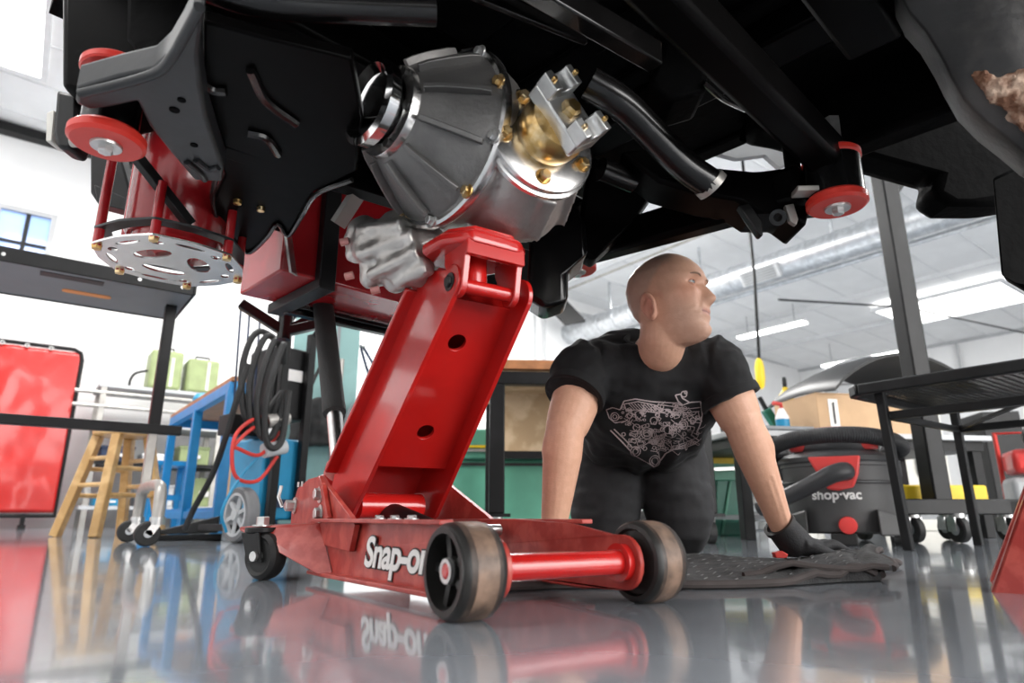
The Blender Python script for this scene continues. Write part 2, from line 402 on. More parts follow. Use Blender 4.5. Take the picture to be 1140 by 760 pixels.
# skylights in the roof
def panel(x0, x1, y0, y1, nm, label):
    m = MB(); t = cz(x1) - .05
    o = thing(nm, label, 'skylight', rm((x0 + x1) / 2, (y0 + y1) / 2, t - .02))
    m.bx(x0, x1, y0, y1, t - .02, t + .02, RM); m.build('diffuser', 'skylight_panel', o)
    fr = MB()
    for a in ((x0 - .05, x1 + .05, y0 - .05, y0), (x0 - .05, x1 + .05, y1, y1 + .05), (x0 - .05, x0, y0, y1), (x1, x1 + .05, y0, y1)): fr.bx(*a, t - .04, t + .03, RM)
    fr.build('curb', 'steel_white', o)
panel(12.1, 13.6, 3.15, 5.1, 'skylight', 'bright rectangular skylight in the ceiling right of the silver duct')
panel(-2.6, -.45, 4.9, 7.2, 'skylight', 'bright skylight in the roof over the window, top left corner')
# hanging fluorescent fixtures
def fluoro(x, y0, y1, z, label):
    o = thing('fluorescent_light', label, 'light', rm(x, (y0 + y1) / 2, z), 'hanging fluorescent lights')
    MB().bx(x - .09, x + .09, y0, y1, z, z + .03, RM).build('diffuser', 'light_tube', o, bevel=.01)
    m = MB(); m.add([rm(x + dx, y, z + dz) for y in (y0, y1) for dx, dz in ((-.11, .03), (.11, .03), (.05, .09), (-.05, .09))], [(0, 1, 2, 3), (7, 6, 5, 4), (0, 4, 5, 1), (1, 5, 6, 2), (2, 6, 7, 3), (3, 7, 4, 0)])
    m.build('housing', 'white_plastic', o)
    for y in (y0 + .2, y1 - .2): MB().cyl(rm(x, y, z + .08), rm(x, y, cz(x)), .006, n=6).build('hanger', 'grey_plastic', o)
fluoro(11.0, 5.84, 7.22, 3.50, 'fluorescent strip light hanging right of the man\'s face above the yellow pull')
fluoro(13.9, 5.3, 7.1, 3.30, 'fluorescent strip light hanging behind the black hood, nearest the corner')
# spiral duct with grille, and pipes beside it
DX, DZ, DR = 7.72, 3.36, .19
o = thing('air_duct', 'round silver spiral ventilation duct with square grille below ceiling', 'duct', rm(DX, 3, DZ - DR))
m = MB(); m.cyl(rm(DX, -3, DZ), rm(DX, YB, DZ), DR, n=28); m.build('duct_pipe', 'galvanised', o)
for k in range(24): y = YB - .15 - .38 * k; MB().ring(rm(DX, y, DZ), rm(DX, y + .02, DZ), DR + .008, DR - .01, 28).build('duct_seam', 'galvanised', o)
g = RM @ Matrix.Translation((DX - .17, 4.55, DZ - .11)) @ Matrix.Rotation(R(-35), 4, 'Y')
gr = MB(); gr.bx(-.04, .03, -.28, .28, -.10, .10, g); gr = gr.build('grille', 'light_grey', o, bevel=.006)
for k in range(5):
    MB().bx(-.05, -.03, -.24, .24, -.075 + .035 * k, -.06 + .035 * k, g).build('louvre', 'grey_plastic', gr)
for x, z in ((1.5, DZ + .1), (-2, DZ + .1)): pass
for y in (7.5, 5.6, 3.6, 1.6): MB().bx(DX - .015, DX + .015, y, y + .03, DZ, cz(DX), RM).build('duct_hanger', 'galvanised', o)
p = MB().cyl(rm(DX + .34, -3, DZ - .12), rm(DX + .34, YB, DZ - .12), .035, n=10).build('pipe', 'galvanised'); tag(p, 'straight steel pipe running beside the round ceiling duct', 'pipe')
p = MB().tube([rm(7.2, YB - .05, cz(7.2) - .12), rm(7.2, -1, cz(7.2) - .12)], .02, 8).build('conduit', 'grey_steel'); tag(p, 'thin conduit running under ceiling left of the duct', 'conduit')
p = MB().tube([rm(8.15, 4.67, 3.05), rm(11, 4.15, 3.36), rm(15.5, 3.4, 3.40)], .016, 8).build('cable', 'black_paint'); tag(p, 'black cable stretched from the duct towards the right wall', 'cable')
p = MB().tube([rm(15.5, 5.0, 3.65), rm(15.5, 5.0, 3.2), rm(15.5, 5.0, 2.4)], .03, 8).build('wall_conduit', 'light_grey'); tag(p, 'grey conduit dropping down the far right wall', 'conduit')
# pendant cord with yellow pull
o = thing('pendant_control', 'yellow pull hanging on a long black cord beside the man', 'pull cord', at(846, 432, 6.2))
pt = at(840, 308, 6.2); pb = at(846, 415, 6.2)
MB().tube([Vector((pt.x, pt.y, cz((WM @ pt).x) + .01)), pt, pb], .016, 8).build('cord', 'black_paint', o)
MB().lathe([(.01, .15), (.03, .13), (.045, .06), (.045, -.06), (.03, -.14), (.012, -.16)], frame(pb), 14).build('grip', 'yellow', o)
# black panel by the duct end
p = MB().ppr([(612, 342), (628, 331), (652, 356), (630, 360)], 10.6, .15).build('ceiling_dark_panel', 'black_paint'); tag(p, 'black panel under the ceiling where the duct meets the wall', 'box')
# conduits on back wall behind the arm
for k, (xa, za, zb) in enumerate(((595, 340, 402), (606, 345, 410))):
    t = R
    q = MB().tube([at(xa, za, 11.0), at(xa + 1, zb, 11.0)], .02, 8).build('wall_conduit', 'light_grey'); tag(q, ['vertical conduit on white wall left of the man\'s shoulder, further left', 'vertical conduit on white wall left of the man\'s shoulder, further right'][k], 'conduit')
# ================================================================ floor jack
JF = frame((.069, .908, 0), 33.0)         # x across, y towards the handle, z up; origin below the front axle
jack = thing('floor_jack', 'big red steel floor jack raised under the differential', 'jack', JF @ Vector((0, .35, 0)))
def JP(x, y, z): return JF @ Vector((x, y, z))
# plane helpers: (y,z) profile extruded across x
YZ = Matrix(((0, 0, 1, 0), (1, 0, 0, 0), (0, 1, 0, 0), (0, 0, 0, 1)))
def arc(cx, cy, r, a0, a1, n=8): return [(cx + r * math.cos(R(a0 + (a1 - a0) * k / n)), cy + r * math.sin(R(a0 + (a1 - a0) * k / n))) for k in range(n + 1)]
# side frames: flare out to the rear, flanged top and bottom
def side_frame(s):
    m = MB(); prof = arc(0.0, .055, .036, 180, 270, 5) + [(.12, .014), (.60, .014), (.635, .05), (.64, .113), (.30, .115), (.12, .108), (.02, .094)] + arc(0.0, .058, .036, 90, 180, 5)
    def xo(y): return .112 if y < .05 else .112 + .034 * min(1, (y - .05) / .5)
    a = [JP(s * xo(y), y, z) for y, z in prof]; b = [JP(s * (xo(y) - .008), y, z) for y, z in prof]
    n = len(prof); o = len(m.v); m.v += a + b
    for t in tessellate_polygon([[Vector((p[0], p[1], 0)) for p in prof]]): m.f += [(t[0], t[1], t[2]), (n + t[2], n + t[1], n + t[0])]
    for i in range(n): m.f.append((i, (i + 1) % n, n + (i + 1) % n, n + i))
    # top and bottom outward flanges
    for z0, zf in ((.108, 0), (.012, 0)):
        pts = [(y, xo(y)) for y in (.10, .2, .35, .5, .60)]
        for (y0, x0), (y1, x1) in zip(pts, pts[1:]):
            k = len(m.v); zz = [z0, z0 + .007]
            for y, x in ((y0, x0), (y1, x1)):
                for dx in (-.002, .020):
                    for z in zz: m.v.append(JP(s * (x + dx), y, z))
            m.f += [(k, k + 1, k + 3, k + 2), (k + 4, k + 6, k + 7, k + 5), (k, k + 4, k + 5, k + 1), (k + 2, k + 3, k + 7, k + 6), (k, k + 2, k + 6, k + 4), (k + 1, k + 5, k + 7, k + 3)]
    return m.build('side_frame', 'red_worn', jack, bevel=.0015)
fr_near = side_frame(-1); fr_far = side_frame(1)
# lettering on the near frame
def side_text(txt, y, z, size, off, x, mt):
    F = JF @ Matrix.Translation((x, y, z)) @ Matrix.Rotation(R(-90 - 0), 4, 'Z') @ Matrix.Rotation(R(3.9), 4, 'Z') @ Matrix.Rotation(R(90), 4, 'X')
    mb = text_mb(txt, F, size, .0012, .22, off, 1.08, .95); mb.build('lettering', mt, fr_near, smooth=0)
side_text('Snap-on', .372, .040, .066, .0040, -.1362, 'dark_print')
side_text('Snap-on', .372, .040, .066, .0017, -.1372, 'white_print')
# front axle tube and wheels
MB().cyl(JP(-.112, 0, .057), JP(.112, 0, .057), .017, n=20).build('axle_tube', 'red_paint', jack)
MB().ring(JP(.094, 0, .057), JP(.106, 0, .057), .026, .016).build('axle_collar', 'red_paint', jack)
WR = .0565
for s in (-1, 1):
    A = axis_frame(JP(s * .121, 0, WR), JP(s * .2, 0, WR)); w = .059
    wh = MB().lathe([(.046, 0), (.052, .001), (.0555, .006), (WR, .014), (WR, w - .014), (.0555, w - .006), (.052, w - .001), (.0475, w), (.044, w - .004), (.042, w - .018), (.042, .012), (.046, .0)], A, 48, cap=False).build('front_wheel', 'wheel_black', jack)
    MB().ring(A @ Vector((0, 0, .014)), A @ Vector((0, 0, w - .016)), WR + .0005, WR - .003, 48).build('tread', 'tyre_worn', wh)
    for z0, z1 in ((.006, .014), (w - .016, w - .006)): MB().lathe([(WR - .004, z0), (WR - (.0011 if z0 < .01 else -.0004), z0 + .0005), (WR + (.0004 if z0 < .01 else -.0011), z1), (WR - .004, z1)], A, 48, cap=False).build('tread_edge', 'tyre_edge', wh)
    MB().ring(A @ Vector((0, 0, w - .016)), A @ Vector((0, 0, w + .001)), .0505, .0435, 48).build('rim', 'wheel_black', wh)
    MB().lathe([(.0435, .006), (.0435, .012)], A, 32).build('web', 'wheel_black', wh)
    m = MB()
    for k in range(5):
        a = R(15 + 72 * k); c = Vector((math.cos(a), math.sin(a), 0))
        m.bar(A @ (c * .012 + Vector((0, 0, w * .52))), A @ (c * .044 + Vector((0, 0, w * .52))), .010, .034, side=(A.to_3x3() @ Vector((-math.sin(a), math.cos(a), 0))))
    m.build('spoke', 'wheel_black', wh)
    MB().ring(A @ Vector((0, 0, .01)), A @ Vector((0, 0, w - .008)), .0165, .010, 24).build('hub', 'wheel_black', wh)
    MB().ring(A @ Vector((0, 0, w - .008)), A @ Vector((0, 0, w - .003)), .0145, .0095, 24).build('hub_ring', 'zinc', wh)
    MB().lathe([(.0095, 0), (.0095, w - .004), (.007, w - .002)], A, 16).build('axle_end', 'red_paint', wh)
# lift arm : two side plates that spread towards the base, web with two holes, back flanges
P_ = arc(.205, .505, .032, 225, 60, 10) + [(.29, .555), (.34, .540), (.70, .205), (.72, .16), (.69, .115), (.62, .095), (.565, .118)]
XP = JF @ YZ
def ax(z): return .066 + (.513 - z) / .393 * .022
for s in (-1, 1):
    m = MB(); n = len(P_)
    m.v = [JP(s * ax(z), y, z) for y, z in P_] + [JP(s * (ax(z) + .009), y, z) for y, z in P_]
    for t in tessellate_polygon([[Vector((p[0], p[1], 0)) for p in P_]]): m.f += [(t[0], t[1], t[2]), (n + t[2], n + t[1], n + t[0])]
    for i in range(n): m.f.append((i, (i + 1) % n, n + (i + 1) % n, n + i))
    pl = m.build('arm_side_plate', 'red_paint', jack, bevel=.0022)
    m = MB(); e0 = (.345, .532); e1 = (.69, .212)
    m.bar(JP(s * (ax(.53) + .014), *e0), JP(s * (ax(.21) + .018), *e1), .034, .010, side=JF.to_3x3() @ Vector((1, 0, 0)))
    m.build('back_flange', 'red_paint', pl, bevel=.003)
    MB().hexbolt(JP(s * (ax(.505) + .009), .205, .505), JF.to_3x3() @ Vector((s, 0, 0)), .011, .006).build('pivot_bolt', 'wheel_black', pl)
# web: the plane y + z = .728
ay = Vector((0, 1, -1)).normalized(); az = Vector((0, 1, 1)).normalized(); w0 = Vector((0, .238, .490)); L_ = (.513 - .238) * math.sqrt(2)
WF = JF @ Matrix(((1, 0, 0, w0.x), (0, ay.y, az.y, w0.y), (0, ay.z, az.z, w0.z), (0, 0, 0, 1)))
def webx(t): return ax(.49 - t / math.sqrt(2)) + .001
out = [(-webx(0), 0), (webx(0), 0), (webx(L_), L_), (-webx(L_), L_)]
h = [[(xx + .0175 * math.cos(2 * math.pi * k / 24), yy + .0175 * math.sin(2 * math.pi * k / 24)) for k in range(24)][::-1] for xx, yy in ((-.009, .087), (.004, .297))]
MB().prism([out] + h, WF, 0, .008).build('arm_web', 'red_paint', jack, bevel=.0008)
MB().prism([[(-webx(.1), .06), (webx(.1), .06), (webx(.45), .53), (-webx(.45), .53)]], WF, .075, .083).build('arm_back_plate', 'red_paint', jack)
MB().prism([[(-webx(0), -.001), (webx(0), -.001), (webx(.01), .012), (-webx(.01), .012)]], WF, -.001, .06).build('web_end', 'red_paint', jack)
# hydraulic ram and cross tube low inside
MB().cyl(JP(-.07, .60, .14), JP(.07, .60, .14), .026, n=20).build('pivot_tube', 'red_paint', jack)
MB().cyl(JP(0, .36, .075), JP(0, .62, .12), .032, n=20).build('hydraulic_ram', 'black_paint', jack)
MB().cyl(JP(-.105, .33, .095), JP(.105, .33, .095), .010, n=14).build('cross_rod', 'zinc', jack)
for k, (x, y) in enumerate(((-.06, .38), (-.02, .33), (.03, .30))):
    m = MB(); m.hexbolt(JP(-.095, .42 - .07 * k, .114), (0, 0, 1), .008, .006); m.build('frame_bolt', 'zinc', jack)
# saddle cradle
CX = -.014
sad = MB().cyl(JP(CX - .052, .188, .497), JP(CX + .052, .188, .497), .0125, n=20).build('cradle_pin', 'red_paint', jack)
for s in (-1, 1):
    pr = arc(.19, .497, .022, -180, 0, 8) + [(.235, .545), (.235, .568), (.160, .568), (.160, .545)]
    MB().prism([pr], XP, CX + s * .052 - .006, CX + s * .052 + .006).build('cradle_ear', 'red_paint', sad, bevel=.002)
YFc = lambda y: JF @ Matrix(((1, 0, 0, 0), (0, 0, 1, y), (0, 1, 0, 0), (0, 0, 0, 1)))
MB().prism([[(CX - .058, .542), (CX + .058, .542), (CX + .058, .568), (CX - .058, .568)]], YFc(.152), 0, .012).build('cradle_front', 'red_paint', sad, bevel=.002)
MB().cyl(JP(CX - .01, .215, .50), JP(CX - .01, .215, .57), .024, n=20).build('saddle_post', 'red_paint', sad)
oct_ = [(-.088, -.02), (-.052, -.064), (.048, -.064), (.068, -.045), (.078, .04), (.05, .08), (-.06, .08), (-.096, .04)]
SF = JF @ Matrix.Translation((CX, .212, .564))
MB().prism([oct_], SF, 0, .022).build('saddle_plate', 'red_paint', sad, bevel=.008, seg=3)
MB().prism([[(x * .82, y * .82) for x, y in oct_]], SF, .018, .034).build('saddle_pad', 'red_paint', sad, bevel=.004)
def rrect(w, hgt, c, n=5):
    o = []
    for sx, sy, a in ((1, 1, 0), (-1, 1, 90), (-1, -1, 180), (1, -1, 270)): o += arc(sx * (w - c), sy * (hgt - c), c, a, a + 90, n)
    return o
# rear body: pivot plates, flared caster brackets, casters, handle socket
for s in (-1, 1):
    pr = [(.40, .105), (.43, .120), (.585, .182)] + arc(.63, .165, .035, 120, 70, 4) + [(.70, .196), (.78, .180), (.815, .14), (.815, .09), (.80, .075), (.42, .06)]
    pp = MB().prism([pr], XP, s * .142 - .005, s * .142 + .005).build('pivot_plate', 'red_worn', jack, bevel=.002)
    for (y, z, r_) in ((.61, .162, .012), (.60, .124, .012)): MB().hexbolt(JP(s * .147, y, z), JF.to_3x3() @ Vector((s, 0, 0)), r_, .012).build('pivot_bolt', 'zinc', pp)
    if s < 0:
        for y in (.745, .775): MB().bar(JP(-.148, y, .182), JP(-.148, y, .193), .004, .002).build('scale_mark', 'white_print', pp)
        m = MB(); m.bar(JP(-.153, .575, .176), JP(-.153, .525, .113), .014, .010); m.bar(JP(-.153, .60, .192), JP(-.153, .575, .176), .014, .010); m.build('plate_gusset', 'red_worn', pp, bevel=.002)
    # flared bracket (bent sheet) to the caster
    br = MB(); th = Vector((0, .0, -.006))
    q = [Vector((s * .146, .60, .106)), Vector((s * .250, .665, .100)), Vector((s * .272, .72, .098)), Vector((s * .262, .765, .098)), Vector((s * .14, .80, .104))]
    v = [JF @ p for p in q] + [JF @ (p + th) for p in q]
    n = len(q); br.add(v, [tuple(range(n)), tuple(range(2 * n - 1, n - 1, -1))] + [(i, (i + 1) % n, n + (i + 1) % n, n + i) for i in range(n)])
    q = [Vector((s * .146, .60, .106)), Vector((s * .250, .665, .100)), Vector((s * .272, .715, .092)), Vector((s * .170, .52, .018)), Vector((s * .142, .515, .018))]
    tv = Vector((0, .006, 0)); v = [JF @ p for p in q] + [JF @ (p + tv) for p in q]
    br.add(v, [tuple(range(n)), tuple(range(2 * n - 1, n - 1, -1))] + [(i, (i + 1) % n, n + (i + 1) % n, n + i) for i in range(n)])
    br.build('caster_bracket', 'red_worn', jack, bevel=.0012)
    cb = Vector((s * .240, .67, 0))
    CFm = JF @ Matrix.Translation((cb.x, cb.y, 0)) @ Matrix.Rotation(R(28 if s < 0 else 10), 4, 'Z')
    cf = MB().lathe([(.026, .086), (.032, .089), (.032, .098)], CFm, 20).build('caster', 'black_paint', jack, bevel=.001)
    CX_ = CFm @ YZ
    for e in (-1, 1): MB().prism([[(-.022, .088), (.028, .088), (.004, .034), (-.036, .034)]], CX_, e * .024 - .002, e * .024 + .002).build('caster_fork', 'black_paint', cf, bevel=.001)
    A = axis_frame(CFm @ Vector((-.020, -.018, .045)), CFm @ Vector((.02, -.018, .045)))
    MB().lathe([(.010, .004), (.030, .004), (.036, 0), (.043, .007), (.045, .020), (.043, .033), (.036, .040), (.030, .036), (.010, .036), (.010, .004)], A, 32, cap=False).build('caster_wheel', 'rubber', cf)
    MB().cyl(A @ Vector((0, 0, -.012)), A @ Vector((0, 0, .052)), .0095, n=10).build('caster_axle', 'zinc', cf)
    MB().hexbolt(JP(cb.x, cb.y + .0, .101), (0, 0, 1), .013, .016).build('caster_nut', 'zinc', cf)
MB().bx(-.14, .14, .785, .80, .05, .125, JF).build('rear_plate', 'red_worn', jack, bevel=.002)
m = MB(); m.hexbolt(JP(-.148, .79, .142), JF.to_3x3() @ Vector((-1, 0, 0)), .012, .02); m.tube([JP(-.175, .79, .14), JP(-.182, .80, .16), JP(-.178, .80, .185)], .004, 6); m.build('release_key', 'zinc', jack)
# handle socket and handle
hs0, hs1 = JP(-.045, .80, .12), at(375, 512, 1.62)
hs1 = JP(-.04, .835, .245)
sk = MB(); sk.lathe([(.038, 0), (.036, (hs1 - hs0).length * .75), (.028, (hs1 - hs0).length)], axis_frame(hs0, hs1), 20); sk.build('handle_socket', 'red_worn', jack, bevel=.002)
MB().prism([[(.70, .10), (.80, .10), (.85, .20), (.82, .215), (.70, .14)]], XP, -.085, -.005).build('handle_yoke', 'red_paint', jack, bevel=.003)
hp = lambda px, py, y: JF @ Vector(J_plane_y(px, py, y))
def J_plane_x(px, py, x0):
    inv = JF.inverted(); o_ = inv @ Vector((0, 0, CAMH)); d_ = inv.to_3x3() @ ray(px, py); t = (x0 - o_.x) / d_.x; return o_ + d_ * t
h0 = JF @ J_plane_x(377, 512, -.042); h1 = JF @ J_plane_x(372, 456, -.042); h2 = JF @ J_plane_x(361, 352, -.042)
hd = MB().tube([h0, h1], .020, 18).build('handle', 'bright_aluminium', jack)
h2 = h1 + (h2 - h1) * 1.5
g_ = MB().tube([h1 - (h2 - h1) * .02, h1 + (h2 - h1) * .01, h1 + (h2 - h1) * .04, h2], [.029, .030, .029, .029], 18).build('handle_grip', 'foam_grip', jack)
# ================================================================ car seen from below
KF = frame((-.01, 1.0, 0), 44.0)           # x across the car, y towards its tail, z up
def KP(x, y, z): return KF @ Vector((x, y, z))
KR = KF.to_3x3()
car = thing('car', 'black car raised overhead, its underside seen from below', 'car', KP(0, .1, .6))
ZP = 1.15
# floor pan with a cut-away left rear corner, pressed ribs, tail valance and sills
pan = MB().prism([(-.95, -1.5), (.90, -1.5), (.90, .78), (-.60, .78), (-.60, .25), (-.95, .2)], KF, ZP, ZP + .03).build('floor_pan', 'underseal', car)
for k, x in enumerate((-.42, -.26, .30, .46, .62)):
    MB().bx(x - .025, x + .025, -1.3, .70, ZP - .018, ZP + .001, KF).build('floor_rib', 'underseal', pan, bevel=.006)
MB().bx(-.11, .13, -1.4, .25, ZP - .01, ZP + .14, KF).build('tunnel', 'underseal', pan, bevel=.02)
MB().bx(-.22, .90, .76, .79, .82, ZP + .02, KF).build('tail_valance', 'underseal', car, bevel=.01)
MB().bx(.84, .92, -1.5, -.14, .97, ZP + .03, KF).build('sill', 'underseal', car, bevel=.015)
MB().bx(.86, .92, -.14, .80, 1.135, ZP + .03, KF).build('rear_sill', 'underseal', car, bevel=.01)
for s in (-1, 1):
    MB().bx(s * .56 - .05, s * .56 + .05, -1.4, .3, 1.09, ZP + .005, KF).build('frame_rail', 'pressing_black', car, bevel=.008)
MB().bx(-.56, .56, -.50, -.40, .99, 1.10, KF).build('cross_member', 'pressing_black', car, bevel=.01)
MB().bx(-.50, .86, .30, .38, 1.02, 1.12, KF).build('rear_cross_member', 'pressing_black', car, bevel=.01)
# left body corner block, hanging link
MB().ppr([(66, -40), (66, 96), (84, 104), (104, 96), (150, 84), (190, 66), (218, 8), (222, -40)], 1.02, .16).build('body_corner', 'pressing_black', car, bevel=.02, seg=3)
MB().ppr([(140, -40), (138, 40), (158, 66), (230, 60), (236, -40)], .98, .06).build('corner_panel', 'underseal', car, bevel=.012)
lk = MB().ppr([(62, 98), (84, 104), (84, 152), (78, 166), (62, 163), (58, 150)], 1.06, .05).build('hanging_link', 'black_paint', car, bevel=.008)
MB().ppr([(52, 125), (60, 122), (57, 157), (51, 157)], 1.07, .035).build('link_spacer', 'cream', lk, bevel=.002)
MB().cyl(at(80, 158, 1.055), at(90, 158, 1.055), .010, n=12).build('link_nut', 'grey_steel', lk)
# --- subframe
sub = MB().zpr([(85, 98), (130, 86), (170, 77), (186, 62), (201, 37), (214, 10), (228, 6), (221, 60), (224, 95), (230, 130), (241, 165), (249, 187), (247, 203), (216, 201), (190, 171), (166, 141), (153, 114), (130, 119), (101, 123), (84, 116)], .705, .042).build('subframe', 'subframe_grey', car, bevel=.006, seg=3)
# raised ridge along the upper edge of the pressed arm
MB().tube([gz(90, 104, .702), gz(140, 92, .70), gz(176, 80, .70), gz(192, 62, .70), gz(207, 36, .70), gz(222, 8, .70)], .007, 12, sub=5).build('arm_bead', 'subframe_grey', sub)
for (px, py, r_) in ((127, 98, .0045), (194, 123, .0075), (202, 112, .006), (216, 162, .006)):
    MB().cyl(gz(px, py, .7035), gz(px, py, .7035) + Vector((0, 0, .004)), r_, n=14).build('bolt_hole', 'underseal', sub)
for q in (((218, 178), (232, 188), (243, 186)), ((208, 180), (222, 192), (228, 200))):
    MB().tube([gz(a, b, .704) for a, b in q], .006, 8, sub=4).build('press_mark', 'subframe_grey', sub)
def bushing(c, zl, zu, r=.055, sl=.74, ur=.88):
    c = Vector(c)
    b = MB().lathe([(r * .9, zl - .002), (r, zl + .003), (r, zl + .014), (r * .92, zl + .019)], frame((c.x, c.y, 0)), 40).build('bushing', 'red_rubber', sub)
    MB().lathe([(r * ur * .95, zu), (r * ur, zu + .003), (r * ur, zu + .012), (r * ur * .92, zu + .016)], frame((c.x, c.y, 0)), 40).build('upper_bushing', 'red_rubber', sub)
    MB().lathe([(r * sl, zl + .012), (r * sl, zu + .004)], frame((c.x, c.y, 0)), 32).build('bushing_sleeve', 'black_gloss', sub)
    MB().lathe([(.022, zl - .006), (.023, zl - .002), (.023, zl + .004)], frame((c.x, c.y, 0)), 24).build('bushing_washer', 'zinc', sub)
    MB().lathe([(.009, zl - .016), (.0115, zl - .013), (.0115, zl - .004)], frame((c.x, c.y, 0)), 6).build('bushing_bolt', 'zinc', sub)
    return b
A_ = KP(-.52, .365, 0); B_ = KP(.52, -.355, 0); C_ = KP(.53, .29, 0)
bushing(A_, .684, .805, .055, .74, 1.0); bushing(B_, .680, .772, .054, .93, .98); bushing(C_, .735, .80, .05)
MB().lathe([(.017, .82), (.018, .865)], frame((B_.x + .01, B_.y, 0)), 6).build('mount_bolt', 'zinc', sub)
# rails of the subframe
MB().bar(KP(-.40, .37, .78), KP(.53, .29, .80), .075, .06).build('rear_rail', 'pressing_black', sub, bevel=.012)
MB().bar(KP(-.52, -.36, .80), KP(.52, -.355, .78), .075, .06).build('front_rail', 'pressing_black', sub, bevel=.012)
MB().bar(KP(.53, .29, .79), KP(.52, -.30, .745), .08, .055).build('side_rail', 'pressing_black', sub, bevel=.012)
# big dark pressing with a wavy lower lip
MB().zpr([(226, 24), (300, 44), (392, 66), (404, 130), (398, 190), (350, 214), (334, 240), (320, 264), (309, 247), (299, 264), (276, 284), (262, 274), (246, 260), (236, 226), (250, 195), (241, 165), (226, 110)], .745, .02).build('wavy_pressing', 'pressing_black', sub, bevel=.004)
MB().tube([gz(a, b, .742) for a, b in ((241, 190), (237, 225), (247, 258), (264, 273), (278, 281), (297, 264), (309, 249), (321, 262), (336, 240), (352, 216), (392, 200))], .0055, 8, sub=5).build('pressing_lip', 'tube_black', sub)
for q in (((276, 148), (297, 154), (310, 172)), ((221, 88), (236, 100), (252, 102)), ((279, 78), (296, 112), (330, 138))):
    MB().tube([gz(a, b, .742) for a, b in q], .0075, 8, sub=4).build('press_bead', 'tube_black', sub)
for (px, py) in ((264, 228), (290, 236)):
    MB().lathe([(.004, 0), (.008, .002), (.009, .010)], frame(gz(px, py, .734)), 12).build('pressing_nut', 'gold_zinc', sub)
# rails and pipes overhead
MB().tube([at(190, -30, .70), at(290, 2, .74), at(400, 10, .78), at(485, 13, .80)], .021, 16, sub=5).build('exhaust_pipe', 'tube_black', car)
MB().bar(at(520, -60, .78), at(730, 64, 1.02), .05, .035).build('brake_line_channel', 'tube_black', car, bevel=.004)
MB().bar(at(500, -20, .86), at(652, 42, 1.02), .03, .012).build('heat_shield_edge', 'tube_black', car, bevel=.003)
pg = MB().ppr([(738, 6), (752, -4), (785, 4), (792, 60), (788, 100), (745, 112), (722, 90), (735, 60)], 1.06, .10).build('mount_bracket', 'underseal', car, bevel=.012)
MB().lathe([(.014, -.006), (.0175, -.002), (.0175, .01)], axis_frame(at(757, 38, 1.05), at(757, 38, 1.15)), 24).build('rust_plug', 'rust', pg)
MB().tube([at(783, 92, 1.05), at(805, 110, 1.1), at(830, 122, 1.2)], .006, 8, sub=4).build('brake_line', 'tube_black', car)
MB().tube([at(655, 92, .98), at(690, 114, 1.0), at(722, 145, 1.04), (at(760, 183, 1.08)), at(791, 205, 1.10)], .029, 20, sub=5).build('control_arm', 'tube_black', car)
MB().ring(at(788, 202, 1.10), at(794, 208, 1.105), .032, .020, 24).build('arm_end_ring', 'grey_steel', car)
MB().cyl(at(668, 188, 1.18), at(704, 202, 1.22), .024, n=18).build('bump_stop', 'tube_black', car)
# right hand suspension arm with hanging tabs
ra = MB().ppr([(690, 168), (722, 165), (760, 182), (800, 186), (842, 190), (872, 186), (905, 192), (950, 196), (958, 216), (905, 222), (898, 252), (876, 236), (842, 236), (820, 222), (784, 216), (734, 202)], 1.16, .10).build('suspension_arm', 'pressing_black', car, bevel=.008)
MB().ppr([(822, 228), (834, 224), (849, 246), (850, 262), (846, 262)], 1.15, .02).build('arm_tab', 'black_gloss', ra, bevel=.003)
MB().ppr([(874, 228), (884, 226), (889, 244), (887, 250), (880, 246)], 1.14, .012).build('arm_tab', 'grey_steel', ra, bevel=.002)
MB().ring(at(866, 242, 1.145), at(866, 242, 1.16), .016, .008, 16).build('arm_eye', 'black_gloss', ra)
MB().ppr([(888, 206), (948, 205), (948, 210), (888, 212)], 1.08, .03).build('arm_flange', 'grey_steel', ra, bevel=.002)
MB().ppr([(655, 183), (690, 186), (738, 200), (706, 246), (660, 290), (640, 278)], 1.40, .06).build('trailing_arm', 'pressing_black', car, bevel=.012, seg=3)
MB().ppr([(588, 232), (636, 214), (654, 250), (655, 282), (633, 300), (633, 334), (606, 343), (586, 330), (590, 262)], 1.36, .10).build('rear_mount', 'black_gloss', car, bevel=.016, seg=3)
# pale sheet added for the bright ceiling seen through the sill gap, wheel arch liner, sill end, front rocker
MB().ppr([(770, 160), (800, 150), (850, 146), (884, 152), (888, 178), (868, 186), (852, 172), (820, 176), (790, 168)], 1.72, .02).build('gap_backing', 'light_grey', car)
MB().ppr([(842, 140), (900, 150), (1046, 190), (1040, 214), (1060, 226), (1116, 226), (1190, 214), (1190, 60), (842, 60)], 1.45, .10).build('sill_end', 'underseal', car, bevel=.02)
MB().ppr([(1104, 196), (1126, 186), (1190, 180), (1190, 330), (1140, 321), (1114, 306)], 1.28, .05, (.7, .7, 0)).build('mud_flap', 'underseal', car, bevel=.01)
rp_ = MB(); N_ = 18; rings = []
edge = [(1000, -10), (1012, 14), (1030, 34), (1047, 62), (1058, 84), (1074, 112), (1098, 136), (1124, 156), (1150, 178), (1190, 200)]
edge += [(1235, 226), (1290, 262)]
for i, (px, py) in enumerate(edge):
    b0 = at(px, py, .86)
    rings.append([b0, b0 + Vector((.015, -.030, .030)), b0 + Vector((.050, -.055, .085)), b0 + Vector((.085, -.050, .15)), Vector((b0.x + .12, .84, 1.165)), Vector((b0.x + .16, 1.02, 1.165)), b0 + Vector((.075, .12, .10)), b0 + Vector((.030, .06, .005))])
rp_.loft(rings, cap=True); rk = rp_.build('rocker_panel', 'dirty_black', car, smooth=70, bevel=.004)
